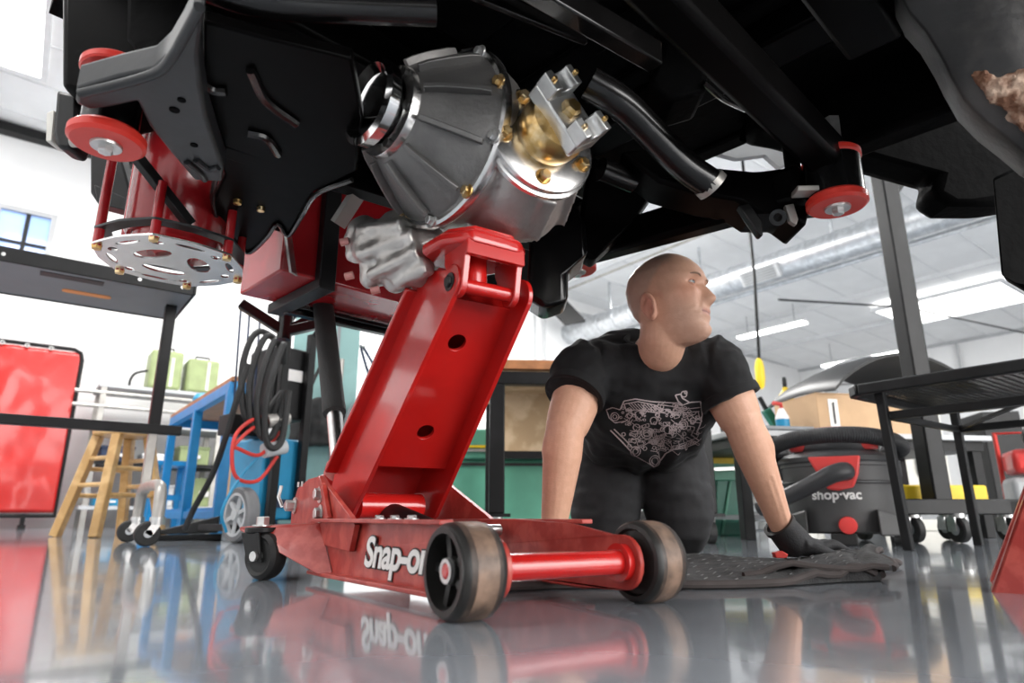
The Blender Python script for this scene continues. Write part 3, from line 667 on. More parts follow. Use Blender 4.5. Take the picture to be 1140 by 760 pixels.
tr_ = BVHTree.FromPolygons(rp_.v, rp_.f); rs = MB()
for (px, py, r_) in ((1088, 84, .011), (1096, 92, .014), (1106, 98, .017), (1118, 96, .018), (1130, 90, .018), (1140, 84, .016), (1112, 108, .014), (1124, 114, .017), (1138, 108, .02), (1134, 130, .016), (1146, 140, .018), (1100, 84, .010), (1152, 118, .022), (1150, 98, .02), (1160, 150, .02)):
    hit = tr_.ray_cast(Vector((0, 0, CAMH)), ray(px, py).normalized())[0]
    if hit is not None: rs.sph(hit, (r_, r_ * .5, r_ * .8), 14, 9)
rs = rough_mesh(remesh(rs, .0035, 3), .005, 60); rs.build('rust_patch', 'rust', rk, smooth=0)
# --- fuel cell in its black tube cradle, canister with alloy guard plate
fc = MB().bx(-.06, .60, .745, 1.00, .705, 1.0, KF).build('fuel_cell', 'red_tank', car, bevel=.006)
for y in (.70, .735): pass
MB().bx(.03, .075, .715, .745, .695, .98, KF).build('tank_strap', 'black_paint', fc, bevel=.003)
MB().bx(.03, .075, .715, 1.02, .675, .703, KF).build('tank_strap', 'black_paint', fc, bevel=.003)
MB().bar(KP(.06, .97, .685), KP(.62, .97, .685), .028, .028).build('cradle_rail', 'black_gloss', fc, bevel=.003)
MB().bar(KP(.06, .94, .69), KP(.62, .94, .69), .012, .012).build('cradle_rail', 'black_gloss', fc, bevel=.002)
t0 = at(316, 378, 1.95)
for q in ((268, 338), (352, 352), (392, 352)): MB().bar(at(q[0], q[1], 1.9 if q[0] < 300 else 2.0), t0 + Vector((0, 0, .025)), .03, .03).build('cradle_brace', 'black_gloss', fc, bevel=.003)
MB().cyl(t0, t0 + Vector((0, 0, .085)), .022, n=16).build('cradle_foot', 'black_gloss', fc)
MB().bar(KP(-.03, .735, .70), KP(-.10, .735, .99), .006, .05).build('bracket_sheet', 'zinc', fc)
PC = KP(-.312, .712, 0); CF = frame((PC.x, PC.y, 0), 44)
can = MB().lathe([(.092, .690), (.098, .70), (.098, 1.06), (.09, 1.07)], CF, 44).build('canister', 'red_tank', car)
def ell(cx, cy, rx, ry, a=0, n=18):
    return [(cx + rx * math.cos(t) * math.cos(a) - ry * math.sin(t) * math.sin(a), cy + rx * math.cos(t) * math.sin(a) + ry * math.sin(t) * math.cos(a)) for t in [-2 * math.pi * k / n for k in range(n)]]
outer = [(.146 * math.cos(R(a)) * (1.03 if a % 60 == 0 else .97), .146 * math.sin(R(a)) * (1.03 if a % 60 == 0 else .97)) for a in range(0, 360, 15)]
holes = []
for k in range(3):
    a = R(90 + 120 * k); holes.append(ell(.053 * math.cos(a), .053 * math.sin(a), .044, .022, a + R(90)))
for k in range(6):
    a = R(60 * k + 30); holes.append(ell(.115 * math.cos(a), .115 * math.sin(a), .030, .007, a + R(90), 14))
for k in range(6):
    a = R(60 * k); holes.append(ell(.112 * math.cos(a), .112 * math.sin(a), .012, .009, a + R(90), 12))
MB().prism([outer] + holes, CF, .642, .647).build('guard_plate', 'bright_aluminium', can, bevel=.0006)
MB().prism([outer, [(x * .80, y * .80) for x, y in outer][::-1]], CF, .676, .681).build('guard_ring', 'subframe_grey', can)
for k in range(4): MB().lathe([(.082 - .016 * k, .668 - .004 * k), (.086 - .016 * k, .672 - .004 * k), (.086 - .016 * k, .694)], CF, 36).build('ribbed_base', 'red_tank', can)
for k in range(6):
    a = R(60 * k); p = CF @ Vector((.140 * math.cos(a), .140 * math.sin(a), 0))
    hgt = 1.05 if k in (0, 2, 3) else .76
    MB().cyl(p + Vector((0, 0, .640)), p + Vector((0, 0, hgt)), .0095, n=12).build('tie_rod', 'red_tank', can)
    MB().lathe([(.009, .634), (.010, .637), (.010, .642)], frame((p.x, p.y, 0)), 6).build('rod_nut', 'gold_zinc', can)
MB().bar(at(150, 172, 1.12), at(212, 250, 1.22), .020, .020).build('canister_brace', 'black_paint', can, bevel=.002)
MB().ppr([(100, 165), (132, 168), (150, 230), (148, 236), (108, 226), (100, 214)], 1.55, .05).build('bumper_bracket', 'black_paint', car, bevel=.006)
MB().ppr([(104, 205), (150, 224), (148, 236), (108, 226)], 1.54, .01).build('bracket_foot', 'black_paint', car, bevel=.003)

# --- differential on the jack saddle
dy, dz = .10, .775
def DX_(s, r, a): return KP(s, dy + r * math.cos(a), dz + r * math.sin(a))
DA = axis_frame(KP(-.06, dy, dz), KP(-.2, dy, dz), side=(0, 0, 1))
body = MB()
body.lathe([(.05, .0), (.150, .0), (.158, -.02), (.150, -.06), (.125, -.11), (.085, -.15), (.03, -.165)], DA, 44)
PA = axis_frame((.012, 1.046, .728), (.012 + .47, 1.046 - .88, .728 + .08), side=(0, 0, 1))
body.lathe([(.125, -.06), (.118, -.02), (.100, .02), (.085, .052), (.082, .075), (.04, .075)], PA, 40)
body.sph(KP(.02, .08, .73), (.12, .12, .11), 28, 18)
body.sph(KP(.0, .20, .77), (.10, .10, .12), 24, 14)
for a in (200, 235, 270, 305, 340):
    c0 = PA @ Vector((.092 * math.cos(R(a)), .092 * math.sin(R(a)), .05)); c1 = PA @ Vector((.125 * math.cos(R(a)), .125 * math.sin(R(a)), -.04)); body.bar(c0, c1, .012, .03)
body = remesh(body, .0045, 6)
diff = body.build('differential', 'cast_aluminium', car, smooth=60)
# ring flange and ribbed side cover
MB().lathe([(.12, -.012), (.165, -.012), (.167, -.008), (.167, .004), (.163, .008), (.12, .008)], DA, 56).build('ring_flange', 'bright_aluminium', diff)
cov = MB().lathe([(.156, .006), (.150, .016), (.142, .030), (.118, .062), (.098, .090), (.086, .104), (.070, .112)], DA, 56, cap=False)
cov = cov.build('side_cover', 'cast_grey', diff)
for k in range(11):
    a = 2 * math.pi * k / 11 + .2; m = MB(); c, s_ = math.cos(a), math.sin(a)
    for w_, hh in ((.0045, .012),):
        q = []
        for r_, z_ in ((.148, .018), (.140, .034), (.118, .066), (.098, .092), (.084, .106)):
            for e in (-1, 1):
                for up in (-.006, hh): q.append(DA @ Vector(((r_ + up * .7) * c - e * w_ * s_, (r_ + up * .7) * s_ + e * w_ * c, z_ + up * .7)))
        m.loft([[q[4 * i], q[4 * i + 2], q[4 * i + 3], q[4 * i + 1]] for i in range(5)])
    m.build('cover_rib', 'cast_grey', diff, bevel=.0015)
for k in range(10):
    a = 2 * math.pi * k / 10 + .52; p = DA @ Vector((.158 * math.cos(a), .158 * math.sin(a), .008))
    m = MB().hexbolt(p, DA.to_3x3() @ Vector((0, 0, 1)), .0085, .009); m.build('cover_bolt', 'gold_zinc' if k % 2 else 'zinc', diff)
MB().lathe([(.060, .100), (.078, .102), (.080, .112), (.078, .122), (.060, .124), (.055, .112), (.060, .100)], DA, 40, cap=False).build('bearing_retainer', 'bright_aluminium', diff)
for k in range(6):
    a = R(60 * k + 10); p = DA @ Vector((.069 * math.cos(a), .069 * math.sin(a), .122)); MB().cyl(p, p + DA.to_3x3() @ Vector((0, 0, .006)), .008, n=10).build('retainer_bolt', 'wheel_black', diff)
MB().lathe([(.046, .10), (.048, .135), (.072, .140), (.074, .158), (.064, .163), (.052, .150), (.012, .148)], DA, 36).build('axle_flange', 'chrome', diff)
# pinion retainer, gold collar, yoke
MB().lathe([(.05, .062), (.099, .062), (.103, .066), (.103, .074), (.096, .077), (.099, .080), (.099, .088), (.092, .092), (.04, .092)], PA, 48).build('pinion_retainer', 'bright_aluminium', diff)
for k in range(5):
    a = R(72 * k + 30); p = PA @ Vector((.079 * math.cos(a), .079 * math.sin(a), .092)); MB().hexbolt(p, PA.to_3x3() @ Vector((0, 0, 1)), .0095, .012).build('retainer_nut', 'gold_zinc', diff)
MB().lathe([(.052, .09), (.056, .100), (.059, .118), (.057, .132), (.050, .144), (.03, .148)], PA, 36).build('pinion_collar', 'gold_zinc', diff)
YK = PA @ Matrix.Rotation(R(35), 4, 'Z')
yk = MB().prism([[(-.060, -.031), (.060, -.031), (.060, .031), (-.060, .031)]], YK, .140, .170).build('pinion_yoke', 'zinc', diff, bevel=.004)
for s in (-1, 1):
    m = MB(); P2 = YK @ Matrix.Translation((s * .043, 0, .168)) @ Matrix(((0, 0, 1, 0), (1, 0, 0, 0), (0, 1, 0, 0), (0, 0, 0, 1)))
    arcp = [(-.031, 0), (.031, 0), (.031, .028)] + arc(0, .030, .0165, 0, -180, 8) + [(-.031, .028)]
    m.prism([arcp], P2, -.017, .017); m.build('yoke_ear', 'zinc', diff, bevel=.002)
    for e in (-1, 1):
        p = YK @ Vector((s * .043, e * .0245, .196)); MB().lathe([(.0045, 0), (.0045, .006), (.003, .008)], axis_frame(p, p + PA.to_3x3() @ Vector((0, 0, .1))), 8).build('yoke_bolt', 'gold_zinc', diff)
MB().lathe([(.017, .15), (.017, .180), (.012, .185)], PA, 6).build('pinion_nut', 'gold_zinc', diff)
# lower cast cover with studs
lc = MB()
for (px, py, Y, r_) in ((420, 272, 1.16, .050), (405, 258, 1.17, .034), (392, 268, 1.18, .020), (396, 282, 1.18, .022), (420, 300, 1.17, .034), (412, 310, 1.17, .022), (440, 312, 1.16, .026), (450, 290, 1.14, .05), (470, 275, 1.13, .05), (445, 262, 1.13, .05), (465, 300, 1.13, .034)):
    lc.sph(at(px, py, Y), (r_, r_ * .9, r_), 18, 12)
for (p0, p1) in (((398, 256), (450, 252)), ((398, 284), (462, 262)), ((410, 308), (468, 280)), ((440, 316), (478, 296))):
    lc.tube([at(*p0, 1.14), at(*p1, 1.08)], [.012, .018], 10)
lc = rough_mesh(remesh(lc, .004, 14, .6), .002, 25); lc.build('lower_casting', 'cast_aluminium', diff, smooth=60)
for (px, py) in ((379, 270), (384, 308), (413, 324), (449, 322)):
    q = at(px, py, 1.165); MB().cyl(q, q + Vector((.016, .0, .004)), .0075, n=10).build('stud_nut', 'pink_nut', diff)
MB().bar(at(376, 250, 1.22), at(402, 210, 1.2), .012, .035).build('bracket_plate', 'grey_steel', diff)
# ================================================================ kneeling man
person = thing('person', 'kneeling bald man in black T-shirt and trousers leaning on his hands', 'person', (.375, 1.85, .012))
def lerp(a, b, t): return a + (b - a) * t
def interp(tab, z):
    if z <= tab[0][0]: return tab[0][1]
    for (z0, v0), (z1, v1) in zip(tab, tab[1:]):
        if z <= z1: 
            t = (z - z0) / (z1 - z0); t = t * t * (3 - 2 * t) if False else t
            return v0 + (v1 - v0) * t
    return tab[-1][1]
# ---- head in its own frame: x face, y left, z up
HC = at(746, 331, 1.50)
fx = Vector((.80, -.59, .085)).normalized(); up0 = Vector((-.10, .10, 1))
hz = (up0 - fx * up0.dot(fx)).normalized(); hy = hz.cross(fx)
HM = Matrix((fx, hy, hz)).transposed().to_4x4(); HM.translation = HC
front = [(-.128, .050), (-.122, .072), (-.112, .084), (-.100, .087), (-.088, .081), (-.078, .083), (-.070, .088), (-.0635, .083), (-.058, .089), (-.046, .087), (-.035, .086), (-.01, .083), (.008, .080), (.016, .083), (.028, .090), (.045, .088), (.062, .080), (.08, .066), (.095, .047), (.107, .026), (.115, .004)]
backp = [(-.128, -.005), (-.11, -.03), (-.09, -.055), (-.06, -.078), (-.03, -.096), (0, -.106), (.03, -.108), (.06, -.098), (.08, -.080), (.095, -.058), (.107, -.032), (.115, -.004)]
width = [(-.128, .018), (-.118, .034), (-.10, .048), (-.08, .057), (-.06, .063), (-.03, .070), (0, .0745), (.03, .077), (.055, .074), (.075, .064), (.092, .049), (.106, .028), (.115, .004)]
head = MB(); rings = []; NZ, NA = 84, 72
for i in range(NZ + 1):
    z = -.128 + .243 * i / NZ; f_ = interp(front, z); b_ = interp(backp, z); w_ = interp(width, z); ring = []
    for k in range(NA):
        a = 2 * math.pi * k / NA; c, s = math.cos(a), math.sin(a); e = .86
        cx = (f_ if c > 0 else -b_) * math.copysign(abs(c) ** e, c); cy = w_ * math.copysign(abs(s) ** e, s)
        if c > 0:
            g = math.exp(-(cy / (.0085 + .0035 * max(0, min(1, -z / .03)))) ** 2)                       # nose
            nz_ = 0
            nz_ = interp([(-.052, 0), (-.047, .003), (-.043, .013), (-.037, .0235), (-.031, .0265), (-.024, .0245), (-.012, .0185), (0, .0125), (.010, .0075), (.020, .003), (.030, 0)], z)
            cx += nz_ * g
            cx += .010 * math.exp(-((abs(cy) - .014) / .007) ** 2) * math.exp(-((z + .034) / .008) ** 2)   # nostril wings
            cx -= .0095 * math.exp(-((abs(cy) - .031) / .014) ** 2) * math.exp(-((z - .008) / .011) ** 2)   # eye sockets
            cx += .005 * math.exp(-((abs(cy) - .033) / .020) ** 2) * math.exp(-((z - .026) / .007) ** 2)   # brow
            cx -= .005 * math.exp(-((abs(cy) - .026 - .25 * (-.03 - z)) / .006) ** 2) * math.exp(-((z + .048) / .016) ** 2)   # cheek fold
            cy += math.copysign(.004, cy) * math.exp(-((z + .018) / .016) ** 2) * (1 if abs(cy) > .03 else 0)  # cheekbone
            cx += .004 * math.exp(-((z + .018) / .014) ** 2) * math.exp(-((abs(cy) - .045) / .014) ** 2)
        ring.append(HM @ Vector((cx, cy, z)))
    rings.append(ring)
head.loft(rings)
for s in (-1, 1):                                                 # ears
    E = HM @ Matrix.Translation((-.024, s * .0755, -.040)) @ Matrix.Rotation(R(s * 22), 4, 'Z') @ Matrix.Rotation(R(-10), 4, 'Y')
    pts = [E @ Vector((.019 * math.cos(t) * (1.0 if math.sin(t) > -.3 else .8), s * (.004 + .004 * math.sin(t)), .031 * math.sin(t))) for t in [2 * math.pi * k / 20 for k in range(20)]]
    head.tube(pts, .0058, 8, closed=True)
    head.tube([E @ Vector((.006, s * .003, -.024)), E @ Vector((.002, s * .003, -.03))], .007, 8)
    head.sph(E @ Vector((.0, -s * .004, 0)), (.017, .006, .026), 12, 8)
    head.tube([E @ Vector((.008, s * .003, .018)), E @ Vector((-.006, s * .004, .006)), E @ Vector((-.004, s * .003, -.012))], .004, 8)
body = MB()
body.v += head.v; body.f += head.f
def limb(mb, pts, rads, n=20, flat=1.0, side=None, sub=4):
    pts = [Vector(p) for p in pts]; P = smooth_path(pts, sub); m = len(P); k = len(rads); rings = []
    up = Vector(side) if side else Vector((1, 0, 0))
    for i, p in enumerate(P):
        u = i * (k - 1) / (m - 1); j = min(k - 2, int(u)); r = rads[j] + (rads[j + 1] - rads[j]) * (u - j)
        t = (P[min(m - 1, i + 1)] - P[max(0, i - 1)]).normalized(); x = (up - t * up.dot(t)).normalized(); y = t.cross(x)
        rings.append([p + x * math.cos(2 * math.pi * q / n) * r + y * math.sin(2 * math.pi * q / n) * r * flat for q in range(n)])
    mb.loft(rings); return mb
NB = Vector((.352, 1.615, .485))
limb(body, [HM @ Vector((-.025, 0, -.035)), HM @ Vector((-.030, 0, -.085)), at(735, 388, 1.545), NB + Vector((.005, -.01, .02)), NB + Vector((0, .03, -.05))], [.056, .056, .057, .057, .058], 24)
limb(body, [HM @ Vector((-.03, .045, -.06)), at(738, 398, 1.50)], [.014, .012], 10)
SR, SL = Vector((.188, 1.615, .475)), Vector((.512, 1.60, .478))
ER, EL = at(629, 480, 1.57), at(828, 474, 1.585)
WRr, WLl = at(616, 592, 1.60), at(871, 588, 1.645)
limb(body, [SR, lerp(SR, ER, .5) + Vector((0, 0, 0)), lerp(SR, ER, .86), ER, lerp(ER, WRr, .25), lerp(ER, WRr, .6), WRr, WRr + Vector((.0, -.005, -.03))], [.066, .060, .054, .0475, .048, .039, .029, .028], 24)
limb(body, [SL, lerp(SL, EL, .5) + Vector((.003, 0, 0)), lerp(SL, EL, .86), EL, lerp(EL, WLl, .25), lerp(EL, WLl, .6), WLl, WLl + Vector((.012, .0, -.02))], [.066, .060, .053, .047, .046, .037, .027, .026], 24)
for E0, W0, S0, sd in ((ER, WRr, SR, -1), (EL, WLl, SL, 1)):
    limb(body, [lerp(S0, E0, .80) + Vector((sd * .020, .0, 0)), E0 + Vector((sd * .020, -.006, -.01)), lerp(E0, W0, .22) + Vector((sd * .022, -.008, 0)), lerp(E0, W0, .5) + Vector((sd * .012, -.004, 0))], [.020, .030, .029, .018], 16)
    limb(body, [lerp(E0, W0, .05) + Vector((-sd * .018, -.004, 0)), lerp(E0, W0, .25) + Vector((-sd * .018, -.004, 0)), lerp(E0, W0, .55) + Vector((-sd * .008, 0, 0))], [.022, .028, .018], 16)
    for t0, t1 in ((.5, .97), (.55, .95)): limb(body, [lerp(E0, W0, t0) + Vector((.008 if t0 == .5 else -.006, -.036, 0)), lerp(E0, W0, t1) + Vector((.006 if t0 == .5 else -.004, -.026, 0))], [.006, .0045], 8)
# trunk inside the shirt
limb(body, [NB + Vector((0, .02, -.02)), Vector((.357, 1.68, .43)), Vector((.37, 1.82, .39)), Vector((.375, 2.0, .40))], [.08, .10, .10, .11], 24, .7)
limb(body, [SR, NB + Vector((0, .05, -.03)), SL], [.05, .05, .05], 16)
body = remesh(body, .0034, 3, .5)
ns = vnormals(body)
INV = HM.inverted(); cols = []
for i, v in enumerate(body.v):
    q = INV @ v; base = Vector((.74, .425, .295))
    if q.z > -.16 and q.length < .2:
        # stubble on the scalp, beard shadow, warmer ears/cheeks/nose
        sc = max(0, min(1, (q.z - (.055 if q.x > .02 else .055 - (.02 - q.x) * 1.3)) / .02)) * max(0, min(1, (.045 - q.x) / .02))
        base = base.lerp(Vector((.50, .36, .285)), .7 * sc)
        bd = max(0, min(1, (-.020 - q.z) / .05)) * max(0, min(1, (q.x + .01) / .05)); base = base.lerp(Vector((.55, .345, .26)), .6 * bd)
        er = math.exp(-((q.x + .024) / .022) ** 2 - ((q.z + .040) / .035) ** 2) if abs(q.y) > .072 else 0; base = base.lerp(Vector((.70, .27, .20)), .7 * er)
        ck = math.exp(-((q.x - .06) / .03) ** 2 - ((q.z + .015) / .025) ** 2); base = base.lerp(Vector((.74, .33, .23)), .5 * ck)
        lp = math.exp(-((q.z + .064) / .0065) ** 2) * (1 if abs(q.y) < .024 and q.x > .06 else 0); base = base.lerp(Vector((.50, .20, .17)), .75 * lp)
        ml = math.exp(-((q.z + .0635) / .0018) ** 2) * (1 if abs(q.y) < .024 and q.x > .06 else 0); base = base.lerp(Vector((.22, .09, .08)), .8 * ml)
    cols.append(base)
bo = body.build('body', 'skin', person, smooth=0)
me = bo.data; me.polygons.foreach_set('use_smooth', [True] * len(me.polygons))
kd = None
if len(me.vertices) == len(cols):
    ca = me.color_attributes.new('skin', 'FLOAT_COLOR', 'POINT')
    ca.data.foreach_set('color', [x for c in cols for x in (c.x, c.y, c.z, 1.0)])
for s in (-1, 1):                                                 # eyes and brows
    ec = HM @ Vector((.0646, s * .0315, .0085))
    ey = MB().sph(ec, .0118, 18, 12).build('eye', 'eye_white', bo)
    gaze = (fx + Vector((.12, .02, .10))).normalized()
    MB().lathe([(.0074, .0086), (.0070, .0098), (.0035, .0116), (.0, .0120)][:3], axis_frame(ec, ec + gaze), 16).build('iris', 'iris', ey)
    lid = MB(); LA = HM @ Matrix.Translation((.0646, s * .0315, .0085)); rings = []
    for i in range(5):
        a = R(14 + 24 * i); rings.append([LA @ Vector((.0131 * math.cos(a) * math.cos(R(b)), .0131 * math.sin(R(b)), .0131 * math.sin(a) * math.cos(R(b)))) for b in range(-80, 81, 16)])
    lid.loft(rings, cap=False, closed=False)
    rings = []
    for i in range(4):
        a = R(-22 - 24 * i); rings.append([LA @ Vector((.0129 * math.cos(a) * math.cos(R(b)), .0129 * math.sin(R(b)), .0129 * math.sin(a) * math.cos(R(b)))) for b in range(-80, 81, 16)])
    lid.loft(rings, cap=False, closed=False)
    lo = lid.build('eyelid', 'skin', bo, smooth=60)
    ca = lo.data.color_attributes.new('skin', 'FLOAT_COLOR', 'POINT'); ca.data.foreach_set('color', [.64, .33, .23, 1.0] * len(lo.data.vertices))
    tre = BVHTree.FromPolygons(body.v, body.f)
    bp_ = []
    for t in range(9):
        y_ = s * (.016 + .0042 * t); z_ = .0235 + .0032 * math.sin(math.pi * t / 9.5)
        hit = tre.ray_cast(HM @ Vector((.2, y_, z_)), -fx)
        if hit[0]: bp_.append(hit[0])
    if len(bp_) > 3: MB().tube(bp_, [.0012] + [.0024] * 4 + [.001], 6).build('eyebrow', 'brow', bo)
# ---- T-shirt
sh = MB(); N2 = 36
def oval(c, lat, perp, hl, hp, e=.85): 
    out = []
    for k in range(N2):
        a = 2 * math.pi * k / N2; cc, ss = math.cos(a), math.sin(a)
        out.append(Vector(c) + Vector(lat) * hl * math.copysign(abs(cc) ** e, cc) + Vector(perp) * hp * math.copysign(abs(ss) ** e, ss))
    return out
lat = Vector((1, -.04, 0))
def pv(y, z): return Vector((0, y, z)).normalized()
sec = [((.375, 1.985, .375), pv(.15, 1), .178, .130), ((.376, 1.93, .375), pv(.1, 1), .180, .142), ((.374, 1.86, .378), pv(.15, 1), .178, .140), ((.368, 1.77, .395), pv(.3, 1), .178, .132), ((.362, 1.69, .43), pv(.5, 1), .190, .122),
       ((.358, 1.645, .462), pv(.7, .9), .190, .105), ((.355, 1.622, .492), pv(.9, .7), .160, .092), ((.354, 1.608, .522), pv(1, .5), .108, .080), ((.356, 1.596, .545), pv(1, .4), .083, .073)]
sh.loft([oval(c, lat, p, a, b) for c, p, a, b in sec])
HR, HL_ = at(639, 441, 1.575), at(814, 446, 1.59)
for S_, H_ in ((SR, HR), (SL, HL_)):
    d = (H_ - S_).normalized()
    inn = Vector((.357, 1.65, .46))
    limb(sh, [lerp(S_, inn, .55), S_ + Vector((0, .0, .012)), lerp(S_, H_, .5) + Vector((0, 0, .004)), H_], [.080, .077, .074, .072], 28)
limb(sh, [SR + Vector((.01, .02, .015)), Vector((.285, 1.665, .540)), Vector((.352, 1.685, .556)), Vector((.425, 1.655, .535)), SL + Vector((-.01, .02, .012))], [.060, .058, .060, .058, .060], 24)
sh = remesh(sh, .0055, 9, .5)
# pull the neck opening and sleeve ends into hems: hollow them out
cen = [(HR, (HR - SR).normalized()), (HL_, (HL_ - SL).normalized())]
ns = vnormals(sh)
for i, v in enumerate(sh.v):
    w = noise.fractal(v * 11, 1, 2, 3) * .008 + noise.noise(Vector((v.x * 9, v.y * 22, v.z * 30))) * .004
    # diagonal drag folds from the shoulders
    w += .0055 * math.sin((v.x - .357) * 55 + v.z * 80 + 4 * noise.noise(v * 6)) * max(0, min(1, (.44 - v.z) * 8))
    sh.v[i] = v + ns[i] * w
shirt = sh.build('t_shirt', 'tshirt', person, smooth=0); shirt.data.polygons.foreach_set('use_smooth', [True] * len(shirt.data.polygons))
for S_, H_, r_ in ((SR, HR, .072), (SL, HL_, .072)):
    d = (H_ - S_).normalized(); A = axis_frame(H_ - d * .014, H_)
    MB().lathe([(r_ - .012, -.01), (r_ + .003, -.006), (r_ + .0045, .004), (r_ + .004, .016), (r_ - .003, .017), (r_ - .012, .010), (r_ - .012, -.01)], A, 36, cap=False).build('sleeve_hem', 'tshirt', shirt)
nc = []
for k in range(28):
    a = 2 * math.pi * k / 28; nc.append(Vector((.360, 1.592, .553)) + lat * .068 * math.cos(a) + pv(1, .55) * .066 * math.sin(a) + Vector((0, 0, -.012 * (1 - math.sin(a)) * .5)))
MB().tube(nc, .009, 10, closed=True).build('collar', 'tshirt', shirt)
# ---- print: line drawing of an engine laid on the cloth
tree = BVHTree.FromPolygons(sh.v, sh.f); camp = Vector((0, 0, CAMH))
def zp(x, y): return (590 + x / 3.167, 400 + y / 3.167)
ink = MB()
def stroke(pts, w=.0011, close=False):
    w *= 1.2
    if close: pts = list(pts) + [pts[0]]
    out = []
    for (x0, y0), (x1, y1) in zip(pts, pts[1:]):
        n = max(1, int(math.hypot(x1 - x0, y1 - y0) / 9))
        for k in range(n): out.append((x0 + (x1 - x0) * k / n, y0 + (y1 - y0) * k / n))
    out.append(pts[-1]); P3 = []
    for p in out:
        loc, nrm, _, _ = tree.ray_cast(camp, ray(*zp(*p)).normalized())
        if loc is None: continue
        if nrm.dot(camp - loc) < 0: nrm = -nrm
        P3.append((loc + nrm * .0018, nrm))
    for (a, na), (b, nb) in zip(P3, P3[1:]):
        if (b - a).length > .04 or (b - a).length < 1e-6: continue
        s_ = (b - a).normalized().cross(na) * w; k = len(ink.v); ink.v += [a - s_, a + s_, b + s_, b - s_]; ink.f.append((k, k + 1, k + 2, k + 3))
def circ(x, y, r, w=.0011, n=18): stroke([(x + r * math.cos(2 * math.pi * k / n), y + r * math.sin(2 * math.pi * k / n)) for k in range(n)], w, True)
def rect(x, y, w_, h_, a=0, w=.0009): stroke([(x + dx * math.cos(a) - dy_ * math.sin(a), y + dx * math.sin(a) + dy_ * math.cos(a)) for dx, dy_ in ((-w_, -h_), (w_, -h_), (w_, h_), (-w_, h_))], w, True)
stroke([(270, 176), (292, 168), (318, 176), (332, 146), (372, 139), (430, 148), (470, 150), (520, 152), (536, 160), (566, 150), (602, 148), (606, 192), (600, 226), (586, 262)], .0013)
stroke([(270, 176), (280, 205), (300, 222), (340, 215)], .0012)
stroke([(284, 248), (318, 282), (352, 318), (372, 338), (414, 362), (438, 377), (462, 352), (478, 330), (500, 318)], .0016)
stroke([(296, 244), (330, 276), (360, 308), (392, 306), (430, 284), (455, 276)], .0014)
stroke([(490, 318), (540, 312), (580, 296), (596, 284), (584, 276), (540, 294), (500, 306)], .0014)
for k in range(10): rect(500 + 9 * k, 316 - 3 * k, 3.2, 3.2, .3)
stroke([(512, 126), (530, 122), (536, 136), (560, 150), (540, 160), (522, 146)], .0013, True); circ(542, 122, 10); circ(548, 116, 5)
stroke([(332, 156), (380, 148), (440, 160), (470, 178), (440, 186), (380, 176), (340, 178)], .0011, True)
for k in range(9): stroke([(346 + 11 * k, 152 + .8 * k), (368 + 11 * k, 174 + .8 * k)], .0008)
stroke([(470, 160), (520, 166), (560, 172), (600, 168)], .001); stroke([(476, 180), (540, 186), (596, 182)], .001)
for x, y, r_ in ((440, 356, 19), (440, 356, 12), (458, 288, 15), (458, 288, 8), (372, 322, 17), (372, 322, 9), (300, 200, 14), (300, 200, 7), (412, 258, 20), (412, 258, 12), (376, 238, 12), (486, 246, 14), (540, 228, 16), (540, 228, 9), (574, 214, 10), (352, 196, 9), (436, 214, 12), (330, 262, 6)): circ(x, y, r_, .0011)
random.seed(11)
for k in range(230):
    x = random.uniform(318, 592); y = random.uniform(160, 325)
    if y > 330 - abs(x - 440) * .25 or (x < 345 and y > 225): continue
    t = random.random()
    if t < .3: circ(x, y, random.uniform(2.5, 7), .0008, 10)
    elif t < .62: rect(x, y, random.uniform(4, 14), random.uniform(2, 7), random.choice((0, .2, -.3, .5)), .0008)
    else:
        a = random.choice((.15, -.35, .7, 1.3)); l = random.uniform(12, 34); stroke([(x, y), (x + l * math.cos(a), y + l * math.sin(a)), (x + l * math.cos(a) + 6, y + l * math.sin(a) - 8)], .0008)
ink.build('shirt_print', 'shirt_ink', shirt, smooth=0)
# ---- trousers
tr = MB()
tr.sph((.375, 2.03, .41), (.175, .14, .135), 28, 16)
KRn, KLn = Vector((.270, 1.905, .088)), Vector((.482, 1.905, .088))
for kn, hx in ((KRn, .295), (KLn, .460)):
    limb(tr, [Vector((hx, 2.03, .40)), Vector((lerp(hx, kn.x, .5), 1.975, .27)), Vector((kn.x, 1.925, .14)), kn, Vector((kn.x, 1.945, .075))], [.115, .113, .099, .080, .062], 28)
    limb(tr, [kn + Vector((0, .02, -.01)), Vector((kn.x, 2.10, .080)), Vector((kn.x - .005, 2.30, .062))], [.072, .062, .047], 24)
tr = remesh(tr, .006, 8, .5); ns = vnormals(tr)
for i, v in enumerate(tr.v):
    w = noise.fractal(v * 9, 1, 2, 3) * .006 + .006 * noise.noise(Vector((v.x * 14, v.y * 14, v.z * 40))) * max(0, 1 - abs(v.z - .20) / .2)
    p = v + ns[i] * w; p.z = max(p.z, .016); tr.v[i] = p
tro = tr.build('trousers', 'trouser', person, smooth=0); tro.data.polygons.foreach_set('use_smooth', [True] * len(tro.data.polygons))
for kn in (KRn, KLn):
    bt = MB(); limb(bt, [Vector((kn.x - .005, 2.28, .062)), Vector((kn.x - .005, 2.34, .060)), Vector((kn.x - .005, 2.39, .052))], [.05, .052, .044], 20)
    bt.sph((kn.x - .005, 2.37, .055), (.046, .05, .048), 18, 12); limb(bt, [Vector((kn.x - .005, 2.385, .055)), Vector((kn.x - .005, 2.42, .10)), Vector((kn.x - .005, 2.44, .055))], [.042, .04, .03], 18)
    bt = remesh(bt, .006, 4); 
    for i, v in enumerate(bt.v): v.z = max(v.z, .006)
    bt.build('boot', 'rubber', person, smooth=60)
